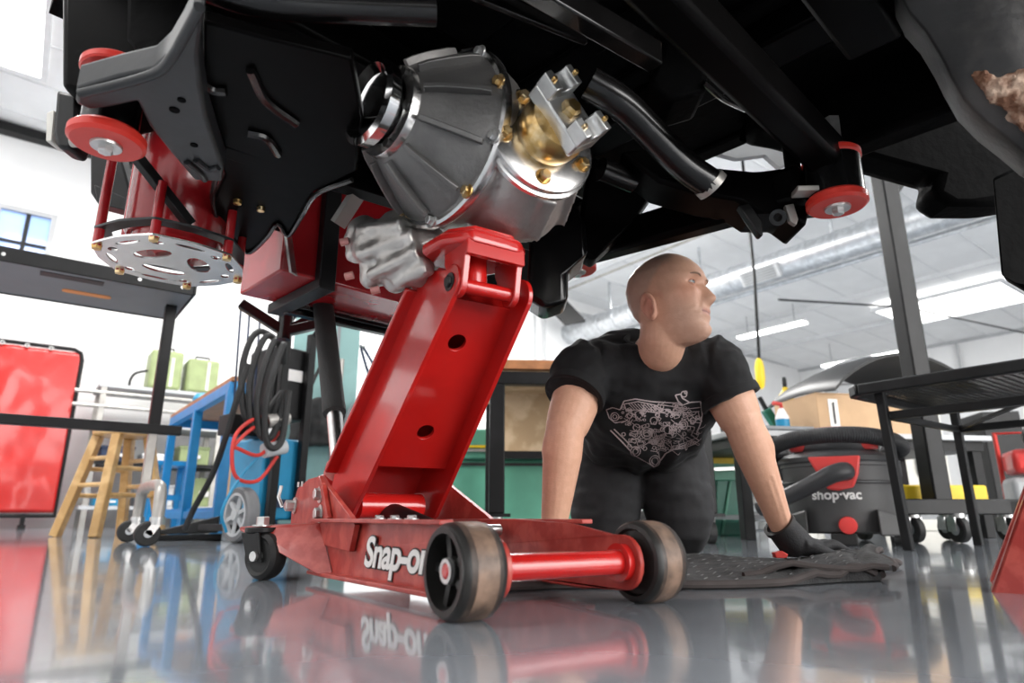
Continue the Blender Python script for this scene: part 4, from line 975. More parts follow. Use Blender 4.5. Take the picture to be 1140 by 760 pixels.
# ---- gloved hands
def hand(wr, palm, fdir, thumb_side, name, zmin):
    f_ = Vector(fdir).normalized(); l_ = Vector((0, 0, 1)).cross(f_).normalized() * thumb_side     # towards the thumb
    g = MB()
    limb(g, [wr + (wr - palm).normalized() * .012, wr, lerp(wr, palm, .5), palm], [.038, .037, .040, .041], 20)
    limb(g, [palm - f_ * .015 + Vector((0, 0, .010)), palm + f_ * .030, palm + f_ * .050 - Vector((0, 0, .004))], [.047, .048, .044], 20, .50, side=l_)
    for k, (off, ln) in enumerate(((.034, .074), (.012, .084), (-.012, .078), (-.035, .062))):
        b0 = palm + f_ * .040 + l_ * off; sp = l_ * off * .45
        z0 = palm.z
        p1 = b0 + f_ * ln * .42 + sp * .4 + Vector((0, 0, .006)); p2 = b0 + f_ * ln * .75 + sp * .7 + Vector((0, 0, -.006)); p3 = b0 + f_ * ln + sp + Vector((0, 0, -.018))
        limb(g, [b0, p1, p2, p3], [.0142, .0135, .0125, .0105], 12, 1, side=l_)
    t0 = palm + l_ * .024 - f_ * .008 - Vector((0, 0, .004))
    limb(g, [t0, t0 + l_ * .022 + f_ * .018, t0 + l_ * .034 + f_ * .042 - Vector((0, 0, .008)), t0 + l_ * .036 + f_ * .058 - Vector((0, 0, .012))], [.017, .015, .0125, .010], 12)
    g = remesh(g, .0032, 3)
    for i, v in enumerate(g.v): v.z = max(v.z, zmin)
    go = g.build(name, 'glove', person, smooth=60)
    c_ = wr + (wr - palm).normalized() * .006; MB().ring(c_, c_ + (wr - palm).normalized() * .010, .0405, .032, 28).build('glove_cuff', 'rubber', go)
    return go, f_, l_
pl_ = at(889, 612, 1.66); pl_.z = .046
gl, f_, l_ = hand(WLl, pl_, (.93, .36, 0), -1, 'glove', .024)
MB().ppr([(862, 615), (871, 613), (878, 617), (876, 621), (864, 621)], 1.615, .02).build('glove_tab', 'hose_red', gl, bevel=.002)
MB().bar(at(881, 590, 1.625), at(889, 600, 1.63), .004, .003).build('glove_trim', 'yellow', gl)
pr_ = WRr + Vector((.004, -.02, -.055)); pr_.z = .036
hand(WRr, pr_, (.15, -1, 0), -1, 'glove', .012)
# ================================================================ quilted blanket on the floor
cor = [Vector((-.06, 1.10, 0)), Vector((.70, 1.27, 0)), Vector((.93, 1.80, 0)), Vector((.02, 2.06, 0))]
bl = MB(); NU, NV = 110, 64; top = []
def bz(u, v):
    x = u * 26; y = v * 18
    q = .0035 * abs(math.sin(math.pi * x * .5 + math.pi * y * .5)) ** .5 * 1 + .0035 * abs(math.sin(math.pi * x * .5 - math.pi * y * .5)) ** .5
    fold = .022 * math.exp(-((u - .93) / .05) ** 2) * (1 - .4 * v) + .012 * math.exp(-((u - .80 - .1 * v) / .05) ** 2)
    wave = .005 * noise.noise(Vector((u * 7, v * 5, 3))) + .004 * math.sin(u * 19 + v * 4)
    e = min(1, min(v, 1 - v) * 12) 
    return max(.009, .012 + q * e + fold + wave * e)
for i in range(NU + 1):
    u = i / NU; row = []
    for j in range(NV + 1):
        v = j / NV; p = cor[0].lerp(cor[1], u).lerp(cor[3].lerp(cor[2], u), v)
        cut = max(0, (u - .58)) * max(0, v - .55) * 1.0
        p = p + Vector((0, -.85 * cut, 0)) + Vector((.0, .03 * math.sin(u * 8), 0)) * (1 - v)
        row.append(Vector((p.x, p.y, bz(u, v))))
    top.append(row)
o0 = 0
for row in top: bl.v += row
n0 = len(bl.v)
for row in top: bl.v += [Vector((p.x, p.y, .002)) for p in row]
for i in range(NU):
    for j in range(NV):
        a = i * (NV + 1) + j; b = a + NV + 1
        bl.f += [(a, b, b + 1, a + 1), (n0 + a, n0 + a + 1, n0 + b + 1, n0 + b)]
for i in range(NU):
    for j in (0, NV): a = i * (NV + 1) + j; b = a + NV + 1; bl.f.append((a, b, n0 + b, n0 + a))
for j in range(NV):
    for i in (0, NU): a = i * (NV + 1) + j; bl.f.append((a, a + 1, n0 + a + 1, n0 + a))
bk = thing('moving_blanket', 'dark grey quilted moving blanket spread under the kneeling man', 'blanket', (.45, 1.5, 0))
bo2 = bl.build('quilted_cloth', 'blanket', bk, smooth=50)
MB().tube([p[0] + Vector((0, -.002, -.004)) for p in top[::4]], .007, 8).build('edge_binding', 'blanket_edge', bk)
MB().tube([p + Vector((.002, 0, -.003)) for p in top[-1][::4]], .007, 8).build('edge_binding', 'blanket_edge', bk)
st = MB()
for i in range(0, NU, 4):
    for j in range(2, NV, 4):
        if (i // 4 + j // 4) % 2: continue
        p = top[i][j]; q = top[min(NU, i + 1)][min(NV, j + 1)]; st.bar(p + Vector((0, 0, .0012)), q + Vector((0, 0, .0012)), .0011, .0011)
so = st.build('stitching', 'stitch', bk, smooth=0); so['kind'] = 'stuff'
# folded-over layer at the right end
q4 = [Vector((.42, 1.245, 0)), Vector((.715, 1.285, 0)), Vector((.885, 1.66, 0)), Vector((.70, 1.60, 0))]
fl = MB(); rows = []
for i in range(29):
    u = i / 28; row = []
    for j in range(25):
        v = j / 24; p = q4[0].lerp(q4[1], u).lerp(q4[3].lerp(q4[2], u), v)
        z = .030 + .010 * math.sin(u * 5 + v * 4) + .016 * math.exp(-((u - .9) / .12) ** 2) + .006 * noise.noise(Vector((u * 5, v * 5, 9))) - .012 * (1 - u) ** 3
        row.append(Vector((p.x + .012 * math.sin(v * 9), p.y, max(.020, z))))
    rows.append(row)
n0 = 29 * 25
for r_ in rows: fl.v += r_
for r_ in rows: fl.v += [p - Vector((0, 0, .009)) for p in r_]
for i in range(28):
    for j in range(24): a = i * 25 + j; fl.f += [(a, a + 25, a + 26, a + 1), (n0 + a, n0 + a + 1, n0 + a + 26, n0 + a + 25)]
for i in range(28):
    for j in (0, 24): a = i * 25 + j; fl.f.append((a, a + 25, n0 + a + 25, n0 + a))
for j in range(24):
    for i in (0, 28): a = i * 25 + j; fl.f.append((a, a + 1, n0 + a + 1, n0 + a))
fl.build('folded_layer', 'blanket', bk, smooth=60)
MB().tube([r_[0] + Vector((0, -.002, -.004)) for r_ in rows[::3]], .006, 8).build('edge_binding', 'blanket_edge', bk)
MB().tube([p + Vector((.002, 0, -.004)) for p in rows[-1][::3]], .006, 8).build('edge_binding', 'blanket_edge', bk)

# ================================================================ wet and dry vacuum
vx, vy = 1.475, 3.0
VF = frame((vx, vy, 0), -26)          # -y faces the camera
vac = thing('shop_vacuum', 'dark grey wet-dry vacuum with red port and hose wrapped on top', 'vacuum', (vx, vy, 0))
def VP(x, y, z): return VF @ Vector((x, y, z))
tank = MB().lathe([(.165, .045), (.205, .055), (.216, .10), (.226, .24), (.232, .325), (.236, .33), (.236, .345), (.20, .35)], VF, 48).build('tank', 'vac_grey', vac)
MB().lathe([(.238, .252), (.241, .256), (.241, .262), (.237, .266)], VF, 48, cap=False).build('tank_seam', 'vac_dark', tank)
MB().lathe([(.240, .343), (.243, .350), (.240, .368), (.215, .385), (.175, .398), (.165, .43), (.150, .452), (.09, .462), (.03, .464)], VF, 48).build('lid', 'vac_dark', vac)
for s in (-1, 1):
    MB().lathe([(.045, 0), (.05, .01), (.045, .05), (.02, .06)], VF @ Matrix.Translation((s * .13, -.09, .40)), 20, sy=.7).build('lid_vent', 'vac_red', vac)
    MB().bx(s * .238 - .02, s * .238 + .02, -.04, .04, .28, .36, VF).build('latch', 'vac_dark', vac, bevel=.01)
hd = [VP(-.14, -.02, .41), VP(-.12, -.03, .475), VP(-.07, -.03, .50), VP(.07, -.03, .50), VP(.12, -.03, .475), VP(.14, -.02, .41)]
MB().tube(hd, .013, 12, sub=4).build('carry_handle', 'vac_red', vac)
pts = [VP(.27 * math.cos(R(a)), .25 * math.sin(R(a)), .405 + .05 * max(0, math.sin(R(-a)))) for a in range(-215, 36, 10)]
MB().tube(pts, .033, 14, sub=2).build('hose', 'vac_dark', vac)
hs = MB(); P = smooth_path(pts, 5)
for k in range(0, len(P) - 1, 1):
    hs.lathe([(.0345, -.003), (.036, 0), (.0345, .003)], axis_frame(P[k], P[k + 1]), 12, cap=False)
hr = hs.build('hose_ribs', 'vac_dark', vac); hr['kind'] = 'stuff'
pp = [(-.105, .365), (.10, .365), (.085, .29), (.06, .235), (.0, .222), (-.04, .228), (-.075, .30)]
PFm = VF @ Matrix(((1, 0, 0, 0), (0, 0, 1, -.245), (0, 1, 0, 0), (0, 0, 0, 1)))
MB().prism([pp], PFm, 0, .055).build('port_plate', 'vac_red', vac, bevel=.012, seg=3)
MB().tube([VP(.035, -.215, .295), VP(.03, -.275, .300), VP(-.02, -.30, .285), VP(-.10, -.30, .245), VP(-.22, -.27, .19), VP(-.32, -.22, .15)], [.036, .038, .037, .035, .034, .033], 16, sub=5).build('inlet_hose', 'vac_dark', vac)
tm = text_mb('shop·vac', I4, .056, .001, 0, .0016, 1.0, 1.0); q = []
for v in tm.v:
    a = (v.x - .108) / .231; q.append(VF @ Vector((.2315 * math.sin(a), -.2315 * math.cos(a) - v.z * .5, v.y + .188 + .0)))
tm.v = q; tm.build('lettering', 'white_print', tank, smooth=0)
MB().lathe([(.034, 0), (.036, .006), (.034, .016), (.026, .018)], axis_frame(VP(.02, -.214, .082), VP(.02, -.3, .078)), 28).build('drain_cap', 'vac_red', vac)
for s in (-1, 1):
    fn = MB(); fn.loft([[VP(s * (.135 + .10 * t), -.20 * (1 - .55 * t) + dy_, z) for dy_, z in ((-.045, .04), (-.045, .10 - .02 * t), (-.02, .145 - .03 * t), (.04, .15 - .04 * t), (.06, .04))] for t in (0, .35, .7, 1.0)])
    fn.build('wheel_fender', 'vac_grey', vac, bevel=.008)
    for yy in (-.10, .13):
        c = MB(); c.cyl(VP(s * .20, yy, .03), VP(s * .20, yy, .07), .010, n=10); c.bx(s * .20 - .02, s * .20 + .02, yy - .012, yy + .012, .036, .05, VF); c = c.build('caster', 'zinc', vac)
        MB().cyl(VP(s * .20 - .012, yy, .028), VP(s * .20 + .012, yy, .028), .028, n=20).build('caster_wheel', 'rubber', c)
MB().bx(-.05, .05, -.22, -.14, .0, .05, VF).build('base_foot', 'rubber', vac, bevel=.006)

# ================================================================ black mesh-top table
def RB(x0, x1, y0, y1, z0, z1): return MB().bx(x0, x1, y0, y1, z0, z1, RM)
TX0, TX1, TY0, TY1, TZ = 2.52, 3.32, -.10, 1.21, .585
tb = thing('mesh_table', 'black steel table with expanded mesh top standing beside the vacuum', 'table', rm(2.9, .6, 0))
m = MB(); fr = [rm(x, y, TZ) for x, y in ((TX0 + .05, TY0), (TX1 - .05, TY0), (TX1, TY0 + .05), (TX1, TY1 - .05), (TX1 - .05, TY1), (TX0 + .05, TY1), (TX0, TY1 - .05), (TX0, TY0 + .05))]
for a, b in zip(fr, fr[1:] + fr[:1]): m.bar(a, b, .042, .03)
m.build('rim', 'black_paint', tb, bevel=.006)
g = MB(); n = 30
for k in range(1, n): x = TX0 + (TX1 - TX0) * k / n; g.bar(rm(x, TY0 + .01, TZ + .006), rm(x, TY1 - .01, TZ + .006), .003, .006)
n2 = 46
for k in range(1, n2): y = TY0 + (TY1 - TY0) * k / n2; g.bar(rm(TX0 + .01, y, TZ + .008), rm(TX1 - .01, y, TZ + .008), .004, .006)
g = g.build('mesh_top', 'black_paint', tb, smooth=0); g['kind'] = 'stuff'
for x in (TX0 + .075, TX1 - .075):
    for y in (TY0 + .1, TY1 - .11): MB().bar(rm(x, y, 0), rm(x - .02 * (1 if x < 2.9 else -1), y + .01, TZ - .01), .032, .032, side=(RM.to_3x3() @ Vector((1, 0, 0)))).build('leg', 'black_paint', tb, bevel=.004)
for y in (TY0 + .1, TY1 - .11): RB(TX0 + .06, TX1 - .06, y - .012, y + .012, TZ - .115, TZ - .09).build('apron_bar', 'black_paint', tb, bevel=.003)
for x in (TX0 + .075, TX1 - .075): RB(x - .012, x + .012, TY0 + .1, TY1 - .1, TZ - .115, TZ - .085).build('apron_bar', 'black_paint', tb, bevel=.003)
MB().bar(rm(TX0 + .08, TY1 - .12, TZ - .10), rm(TX1 - .05, TY0 + .2, TZ - .02), .014, .014).build('brace', 'black_paint', tb)
MB().bar(rm(TX1 - .08, TY1 - .12, TZ - .10), rm(TX0 + .05, TY0 + .5, TZ - .02), .014, .014).build('brace', 'black_paint', tb)
RB(TX0, TX1, .50, .53, TZ - .02, TZ + .0).build('cross_bar', 'black_paint', tb, bevel=.003)

# ================================================================ rolling gantry base with tall post
ga = thing('rolling_gantry', 'tall black steel post on a low wheeled base behind the mesh table', 'gantry', (1.98, 3.10, 0))
GF = frame((1.98, 3.10, 0), math.degrees(ROOM) - 30)
def gb(x0, x1, y0, y1, z0, z1): return MB().bx(x0, x1, y0, y1, z0, z1, GF)
gb(-.045, .045, -.045, .045, .135, 2.35).build('post', 'black_paint', ga, bevel=.008)
gb(-.20, .40, -.05, .03, .125, .195).build('base_beam', 'black_paint', ga, bevel=.006)
gb(-.20, .40, .32, .40, .125, .195).build('base_beam', 'black_paint', ga, bevel=.006)
gb(.32, .40, -.05, .40, .13, .19).build('cross_beam', 'black_paint', ga, bevel=.006)
MB().bar(GF @ Vector((.0, 0, 1.75)), GF @ Vector((.45, 0, 2.30)), .07, .07).build('knee_brace', 'black_paint', ga, bevel=.005)
gb(-.10, .70, -.06, .06, 2.30, 2.42).build('top_beam', 'black_paint', ga, bevel=.006)
gb(-.19, .36, .10, .28, .175, .265).build('yellow_pad', 'yellow', ga, bevel=.01)
for x, y in ((-.14, .0), (.06, -.03), (.33, -.01), (-.14, .36), (.33, .36)):
    c = MB(); c.cyl(GF @ Vector((x, y, .112)), GF @ Vector((x, y, .13)), .035, n=16); 
    for e in (-1, 1): c.bx(x + e * .028 - .003, x + e * .028 + .003, y - .02, y + .03, .05, .115, GF)
    c = c.build('caster', 'zinc', ga)
    A = axis_frame(GF @ Vector((x - .02, y, .06)), GF @ Vector((x + .02, y, .06)))
    MB().lathe([(.02, 0), (.05, 0), (.058, .006), (.06, .02), (.058, .034), (.05, .04), (.02, .04)], A, 28).build('caster_wheel', 'rubber', c)
    MB().lathe([(.012, -.001), (.026, -.001), (.026, .041), (.012, .041)], A, 16).build('caster_hub', 'light_grey', c)

# ================================================================ red jack stand at the frame edge
js = thing('jack_stand', 'red steel jack stand with sloping legs at the right edge', 'jack stand', (1.03, 1.13, 0))
SFm = frame((1.03, 1.13, 0), -35)
for sx in (-1, 1):
    for sy in (-1, 1):
        m = MB(); b = Vector((sx * .20, sy * .15, 0)); t = Vector((sx * .035, sy * .03, .36))
        ring = lambda c, w: [SFm @ (c + Vector(q) * w) for q in ((-sx, 0, 0), (0, 0, 0), (0, -sy, 0))]
        for (p0, p1, p2) in ((Vector((-sx, 0, 0)), None, None), (Vector((0, -sy, 0)), None, None)):
            a0, a1 = b, b + p0 * .075; c0, c1 = t, t + p0 * .03; nrm = Vector((0, -sy, 0)) if p0.x else Vector((-sx, 0, 0))
            q = [a0, a1, c1, c0]; vs_ = [SFm @ p for p in q] + [SFm @ (p + nrm * .004) for p in q]
            m.add(vs_, [(0, 1, 2, 3), (7, 6, 5, 4), (0, 4, 5, 1), (1, 5, 6, 2), (2, 6, 7, 3), (3, 7, 4, 0)])
        m.build('leg', 'red_worn', js)
MB().bx(-.032, .032, -.028, .028, .22, .42, SFm).build('post', 'red_worn', js, bevel=.004)
MB().bx(-.06, .06, -.03, .03, .42, .445, SFm).build('saddle', 'red_worn', js, bevel=.005)
for k in range(3): MB().cyl(SFm @ Vector((-.036, 0, .26 + .05 * k)), SFm @ Vector((.036, 0, .26 + .05 * k)), .009, n=12).build('pin_hole', 'dark_print', js)

# ================================================================ work bench with box, hood panel, bottles
WB = frame((1.78, 3.85, 0), 10)
def wb(x0, x1, y0, y1, z0, z1): return MB().bx(x0, x1, y0, y1, z0, z1, WB)
bn = thing('work_bench', 'long bench with light grey top behind the vacuum', 'bench', WB @ Vector((0, 0, 0)))
wb(-.66, .95, -.28, .46, .535, .565).build('bench_top', 'light_grey', bn, bevel=.004)
wb(-.62, .92, -.24, .42, .48, .535).build('bench_frame', 'black_paint', bn)
for x in (-.58, .88):
    for y in (-.20, .38): wb(x - .03, x + .03, y - .03, y + .03, 0, .48).build('leg', 'black_paint', bn, bevel=.003)
wb(-.58, .88, -.2, .38, .10, .125).build('lower_shelf', 'grey_plastic', bn)
cb = thing('cardboard_box', 'long cardboard box on the bench under the black hood panel', 'box', WB @ Vector((.1, -.02, .565)))
wb(-.10, .66, -.22, .20, .566, .79).build('box_body', 'cardboard', cb, bevel=.004)
for y0, y1 in ((-.222, -.01), (.0, .202)): wb(-.10, .66, y0, y1, .79, .795).build('flap', 'cardboard', cb)
wb(-.03, .03, -.2225, -.2215, .60, .76).build('shipping_label', 'white_print', cb)
MB().bar(WB @ Vector((.0, -.2235, .62)), WB @ Vector((.0, -.2235, .74)), .003, .018).build('label_mark', 'dark_print', cb)
# curved hood panel
hp_ = MB(); rings = []
for k in range(17):
    t = k / 16; x = -.06 + .95 * t; z = .80 + .21 * math.sin(math.pi * min(1, t * 1.02)) ** .8 * (1 if t < .5 else 1) - .0 + .02 * t
    rings.append([WB @ Vector((x, y, z + .03 * (1 - (y / .35) ** 2) - d)) for y, d in ((-.34, 0), (-.17, 0), (0, 0), (.17, 0), (.34, 0), (.34, .018), (.17, .018), (0, .018), (-.17, .018), (-.34, .018))])
hp_.loft(rings); ho = hp_.build('hood_panel', 'black_paint', smooth=50); tag(ho, 'black curved car hood panel lying across the cardboard box', 'car panel')
yb = thing('spray_bottle', 'yellow bottle with dark nozzle standing behind the cardboard box', 'bottle', WB @ Vector((-.26, .26, .565)))
MB().lathe([(.04, .567), (.05, .58), (.05, .86), (.045, .90), (.02, .93), (.018, .95)], frame(WB @ Vector((.12, .40, 0))), 20).build('bottle_body', 'yellow', yb)
MB().lathe([(.014, .945), (.014, 1.0), (.01, 1.02)], frame(WB @ Vector((.12, .40, 0))), 12).build('nozzle', 'black_paint', yb)
kc = thing('tool_case', 'blue-grey case standing behind the hood panel', 'case', at(945, 480, 4.45))
MB().ppr([(931, 404), (962, 396), (985, 396), (985, 425), (931, 428)], 4.5, .25).build('case_body', 'grey_plastic', kc, bevel=.012)
for x in (938, 952, 966): MB().ppr([(x, 408), (x + 8, 406), (x + 8, 412), (x, 414)], 4.485, .016).build('case_latch', 'navy', kc)
MB().ppr([(933, 426), (985, 424), (985, 596), (933, 596)], 4.52, .2).build('case_stand', 'grey_plastic', kc)
sb = thing('cleaner_bottle', 'white and blue trigger spray bottle on the grey bench tray', 'bottle', WB @ Vector((-.22, -.05, .586)))
c = WB @ Vector((-.22, -.06, .586))
MB().lathe([(.035, 0), (.038, .01), (.038, .09), (.02, .13), (.014, .14)], frame(c), 18).build('bottle_body', 'white_plastic', sb)
MB().lathe([(.0388, .02), (.0388, .075)], frame(c), 18, cap=False).build('label_band', 'blue_plastic', sb)
MB().tube([c + Vector((0, 0, .135)), c + Vector((0, 0, .165)), c + Vector((-.05, -.01, .17))], .012, 8).build('trigger', 'hose_red', sb)
ty = MB(); ty.prism([rrect(.19, .14, .03)], WB @ Matrix.Translation((-.33, -.06, 0)), .566, .585); ty.prism([rrect(.21, .16, .03), [(x * .93, y * .93) for x, y in rrect(.21, .16, .03)][::-1]], WB @ Matrix.Translation((-.33, -.06, 0)), .583, .60)
t_ = ty.build('bench_tray', 'grey_plastic'); tag(t_, 'grey shallow tray on the bench under the cleaner bottle', 'tray')
cl_ = thing('bench_clamp', 'dark curved clamp on the bench left of the cleaner bottle', 'clamp', WB @ Vector((-.78, .05, .6)))
MB().tube([WB @ Vector((-.45, .20, .566)), WB @ Vector((-.45, .20, .68)), WB @ Vector((-.41, .20, .735)), WB @ Vector((-.34, .20, .73)), WB @ Vector((-.32, .20, .66))], .022, 12, sub=4).build('clamp_arm', 'black_paint', cl_)
MB().cyl(WB @ Vector((-.32, .20, .567)), WB @ Vector((-.32, .20, .68)), .03, n=16).build('clamp_screw', 'grey_plastic', cl_)
gt = thing('green_can', 'green pointed tool leaning beside the cardboard box', 'tool', WB @ Vector((-.42, .15, .6)))
MB().bar(WB @ Vector((.02, .30, .575)), WB @ Vector((-.10, .30, .78)), .05, .05).build('tool_body', 'dark_green', gt, bevel=.005)
MB().bar(WB @ Vector((-.085, .30, .76)), WB @ Vector((-.135, .30, .86)), .025, .025).build('tool_grip', 'black_paint', gt, bevel=.005)

# ================================================================ machines and shelves behind the man
GM = frame((1.22, 4.3, 0), 12)
gm = thing('sheet_brake', 'dark green sheet metal machine with yellow strip and splayed legs', 'machine', (1.22, 4.3, 0))
def gmx(x0, x1, y0, y1, z0, z1): return MB().bx(x0, x1, y0, y1, z0, z1, GM)
gmx(-.42, .38, -.08, .12, .34, .50).build('bed', 'machine_green', gm, bevel=.006)
gmx(-.42, .40, -.10, -.08, .445, .495).build('yellow_strip', 'yellow', gm)
gmx(-.42, .42, -.10, .16, .50, .53).build('clamp_bar', 'dark_green', gm, bevel=.004)
for x in (-.28, .16):
    m = MB(); F_ = GM @ Matrix(((1, 0, 0, 0), (0, 0, 1, 0), (0, 1, 0, 0), (0, 0, 0, 1)))
    m.prism([[(x - .11, 0), (x + .15, 0), (x + .10, .35), (x - .06, .35)]], F_, -.05, .10); m.build('leg', 'dark_green', gm, bevel=.005)
    MB().bar(GM @ Vector((x - .06, -.055, .01)), GM @ Vector((x + .03, -.055, .34)), .012, .02).build('leg_rib', 'machine_green', gm)
MB().bar(GM @ Vector((-.05, -.18, .40)), GM @ Vector((.42, -.18, .42)), .018, .018).build('handle_bar', 'zinc', gm)
MB().tube([GM @ Vector((-.36, -.06, .06)), GM @ Vector((-.33, -.10, .015))], .016, 8).build('stand_foot', 'cream', gm)
for k, (px, lab) in enumerate(((826, 'grey drawer cabinet on the floor beside the green machine, left one'), (845, 'grey drawer cabinet on the floor beside the green machine, right one'))):
    b0 = at(px, 590, 5.6); b0.z = 0; pc = thing('parts_cabinet', lab, 'cabinet', b0, 'small drawer cabinets')
    FF = frame(b0, -12); MB().bx(-.068, .068, 0, .2, 0, .36, FF).build('carcass', 'grey_plastic', pc)
    for r_ in range(5):
        for q_ in range(2): MB().bx(-.062 + .064 * q_, -.004 + .064 * q_, -.012, .004, .012 + .069 * r_, .072 + .069 * r_, FF).build('drawer', 'light_grey' if (r_ + q_ + k) % 2 else 'zinc', pc, bevel=.003)
# green machine left of the man and wood-topped bench in front of it
G2 = frame((.0, 3.75, 0), 4)
gm2 = thing('green_cabinet', 'mint green machine cabinet with yellow label behind the man\'s right arm', 'machine', (0, 3.75, 0))
def g2(x0, x1, y0, y1, z0, z1): return MB().bx(x0, x1, y0, y1, z0, z1, G2)
g2(-.42, .62, 0, .55, .03, .43).build('cabinet_body', 'machine_green', gm2, bevel=.01)
g2(-.44, .64, -.04, .58, .43, .60).build('head', 'machine_green', gm2, bevel=.012)
g2(-.43, .62, -.012, .0, .395, .41).build('dark_strip', 'dark_print', gm2)  # thin dark strip across the cabinet front
g2(-.36, .26, -.055, -.03, .47, .485).build('guide_rail', 'grey_steel', gm2)
g2(-.30, -.05, -.052, -.03, .492, .506).build('yellow_tape', 'yellow', gm2)
g2(.12, .28, -.07, -.03, .44, .50).build('clamp', 'machine_green', gm2, bevel=.01)
g2(-.11, .03, -.048, -.038, .555, .60).build('yellow_label', 'yellow', gm2)
for k, t in enumerate((-.085, -.045, -.005)): g2(t - .012, t + .012, -.052, -.047, .565, .59).build('label_mark', 'dark_print', gm2)
g2(-.4, -.3, .02, .5, 0, .03).build('foot', 'black_paint', gm2); g2(.5, .6, .02, .5, 0, .03).build('foot', 'black_paint', gm2)
W2 = frame((.0, 3.0, 0), 4)
wb2 = thing('wood_top_bench', 'bench with black square-tube frame and wooden top behind the man', 'bench', (.25, 3.1, 0))
def w2(x0, x1, y0, y1, z0, z1): return MB().bx(x0, x1, y0, y1, z0, z1, W2)
w2(-.12, .95, -.04, .60, .785, .83).build('wooden_top', 'wood_edge', wb2, bevel=.004)
w2(-.10, .93, .0, .58, .775, .785).build('plywood_underside', 'plywood', wb2)
w2(-.10, .93, -.03, .03, .715, .775).build('front_rail', 'black_paint', wb2, bevel=.004)
w2(-.10, .93, .55, .60, .46, .775).build('back_board', 'plywood', wb2)
w2(-.10, .93, .545, .61, .42, .46).build('back_rail', 'black_paint', wb2)
for x in (-.07, .90):
    for y in (0, .56):
        w2(x - .035, x + .035, y - .03, y + .03, .13, .715).build('leg', 'black_paint', wb2, bevel=.005)
        w2(x - .06, x + .06, y - .05, y + .05, .115, .13).build('caster_plate', 'black_paint', wb2)
        c = MB(); c.cyl(W2 @ Vector((x, y, .09)), W2 @ Vector((x, y, .116)), .03, n=14); c = c.build('caster', 'zinc', wb2)
        MB().cyl(W2 @ Vector((x - .018, y, .05)), W2 @ Vector((x + .018, y, .05)), .05, n=24).build('caster_wheel', 'rubber', c)
# cabinets far right
fc2 = thing('steel_cabinet', 'tall cream steel cabinet with dark open door far right', 'cabinet', (3.3, 5.6, 0))
C2 = frame((3.12, 5.6, 0), -10)
def c2(x0, x1, y0, y1, z0, z1): return MB().bx(x0, x1, y0, y1, z0, z1, C2)
c2(-.55, .55, 0, .5, 0, 1.15).build('cabinet_body', 'cream', fc2, bevel=.008)
c2(.02, .14, -.03, .0, .35, 1.12).build('dark_door', 'grey_plastic', fc2, bevel=.004)
c2(-.5, -.06, -.02, 0, .05, 1.1).build('door', 'cream', fc2, bevel=.004)
c2(-.13, -.10, -.05, -.02, .5, .62).build('door_handle', 'zinc', fc2)
c2(.30, .46, -.02, .0, .45, .80).build('open_shelf', 'grey_plastic', fc2)
bx_ = thing('black_locker', 'black rectangular locker behind the mesh table legs', 'cabinet', (4.1, 5.2, 0))
C3 = frame((4.0, 5.3, 0), -12)
MB().bx(-.12, .16, 0, .4, 0, .95, C3).build('locker_body', 'black_paint', bx_, bevel=.006); MB().bx(.05, .07, -.03, 0, .45, .58, C3).build('locker_handle', 'zinc', bx_)
tk = thing('pressure_washer', 'red and grey machine on small wheels at the far right edge', 'machine', (3.15, 3.9, 0))
C4 = frame((3.12, 3.9, 0), -25)
MB().bx(-.16, .20, -.1, .2, .12, .34, C4).build('engine_block', 'light_grey', tk, bevel=.03); MB().bx(-.14, .16, -.13, .16, .36, .50, C4).build('red_tank', 'vac_red', tk, bevel=.03)
MB().tube([C4 @ Vector((-.15, .15, .1)), C4 @ Vector((-.15, .15, .62)), C4 @ Vector((.17, .15, .62)), C4 @ Vector((.17, .15, .1))], .014, 8).build('frame_tube', 'hose_red', tk)
MB().bx(-.17, .19, -.12, .2, .09, .12, C4).build('base', 'black_paint', tk)
MB().sph(C4 @ Vector((-.02, -.16, .56)), (.07, .06, .08), 16, 10).build('air_filter', 'black_paint', tk)
for s in (-.19, .21): MB().cyl(C4 @ Vector((s - .02, .05, .09)), C4 @ Vector((s + .02, .05, .09)), .09, n=24).build('wheel', 'rubber', tk)
# ================================================================ red welding curtain
wc = thing('welding_curtain', 'glossy red vinyl welding curtain stretched in a black frame', 'curtain', rm(-.6, 8.0, 0))
cx0, cx1, cz0, cz1, cy_ = -1.7, .33, .12, 1.80, 8.0
m = MB(); rows = []
for i in range(61):
    u = i / 60; row = []
    for j in range(41):
        v = j / 40; x = cx0 + (cx1 - cx0 - .0) * u; z = cz0 + .03 + (cz1 - cz0 - .06) * v
        g_ = .020 * noise.noise(Vector((u * 6, v * 3, 1))) + .014 * abs(math.sin(u * 22)) * v ** 4 + .02 * math.sin(v * 9 + u * 2) * (1 - v) ** 2 + .012 * noise.noise(Vector((u * 14, v * 9, 5)))
        row.append(rm(x, cy_ + g_ * math.sin(math.pi * min(1, u * 1.0) * .98 + .03), z))
    rows.append(row)
m.loft(rows, cap=False, closed=False); c_ = m.build('vinyl_sheet', 'curtain_red', wc, smooth=80)
c_.modifiers.new('solid', 'SOLIDIFY').thickness = .003
fr_ = [rm(cx0, cy_, cz1), rm(cx1 - .08, cy_, cz1), rm(cx1 - .02, cy_, cz1 - .03), rm(cx1, cy_, cz1 - .1), rm(cx1, cy_, cz0), rm(cx0, cy_, cz0)]
MB().tube(fr_, .022, 10).build('frame', 'black_paint', wc)
for x in (cx0 + .1, cx1 - .25): MB().bx(x - .03, x + .03, cy_ - .3, cy_ + .3, 0, .035, RM).build('foot', 'black_paint', wc); MB().bx(x - .02, x + .02, cy_ - .02, cy_ + .02, .03, cz0 + .02, RM).build('foot_post', 'black_paint', wc)
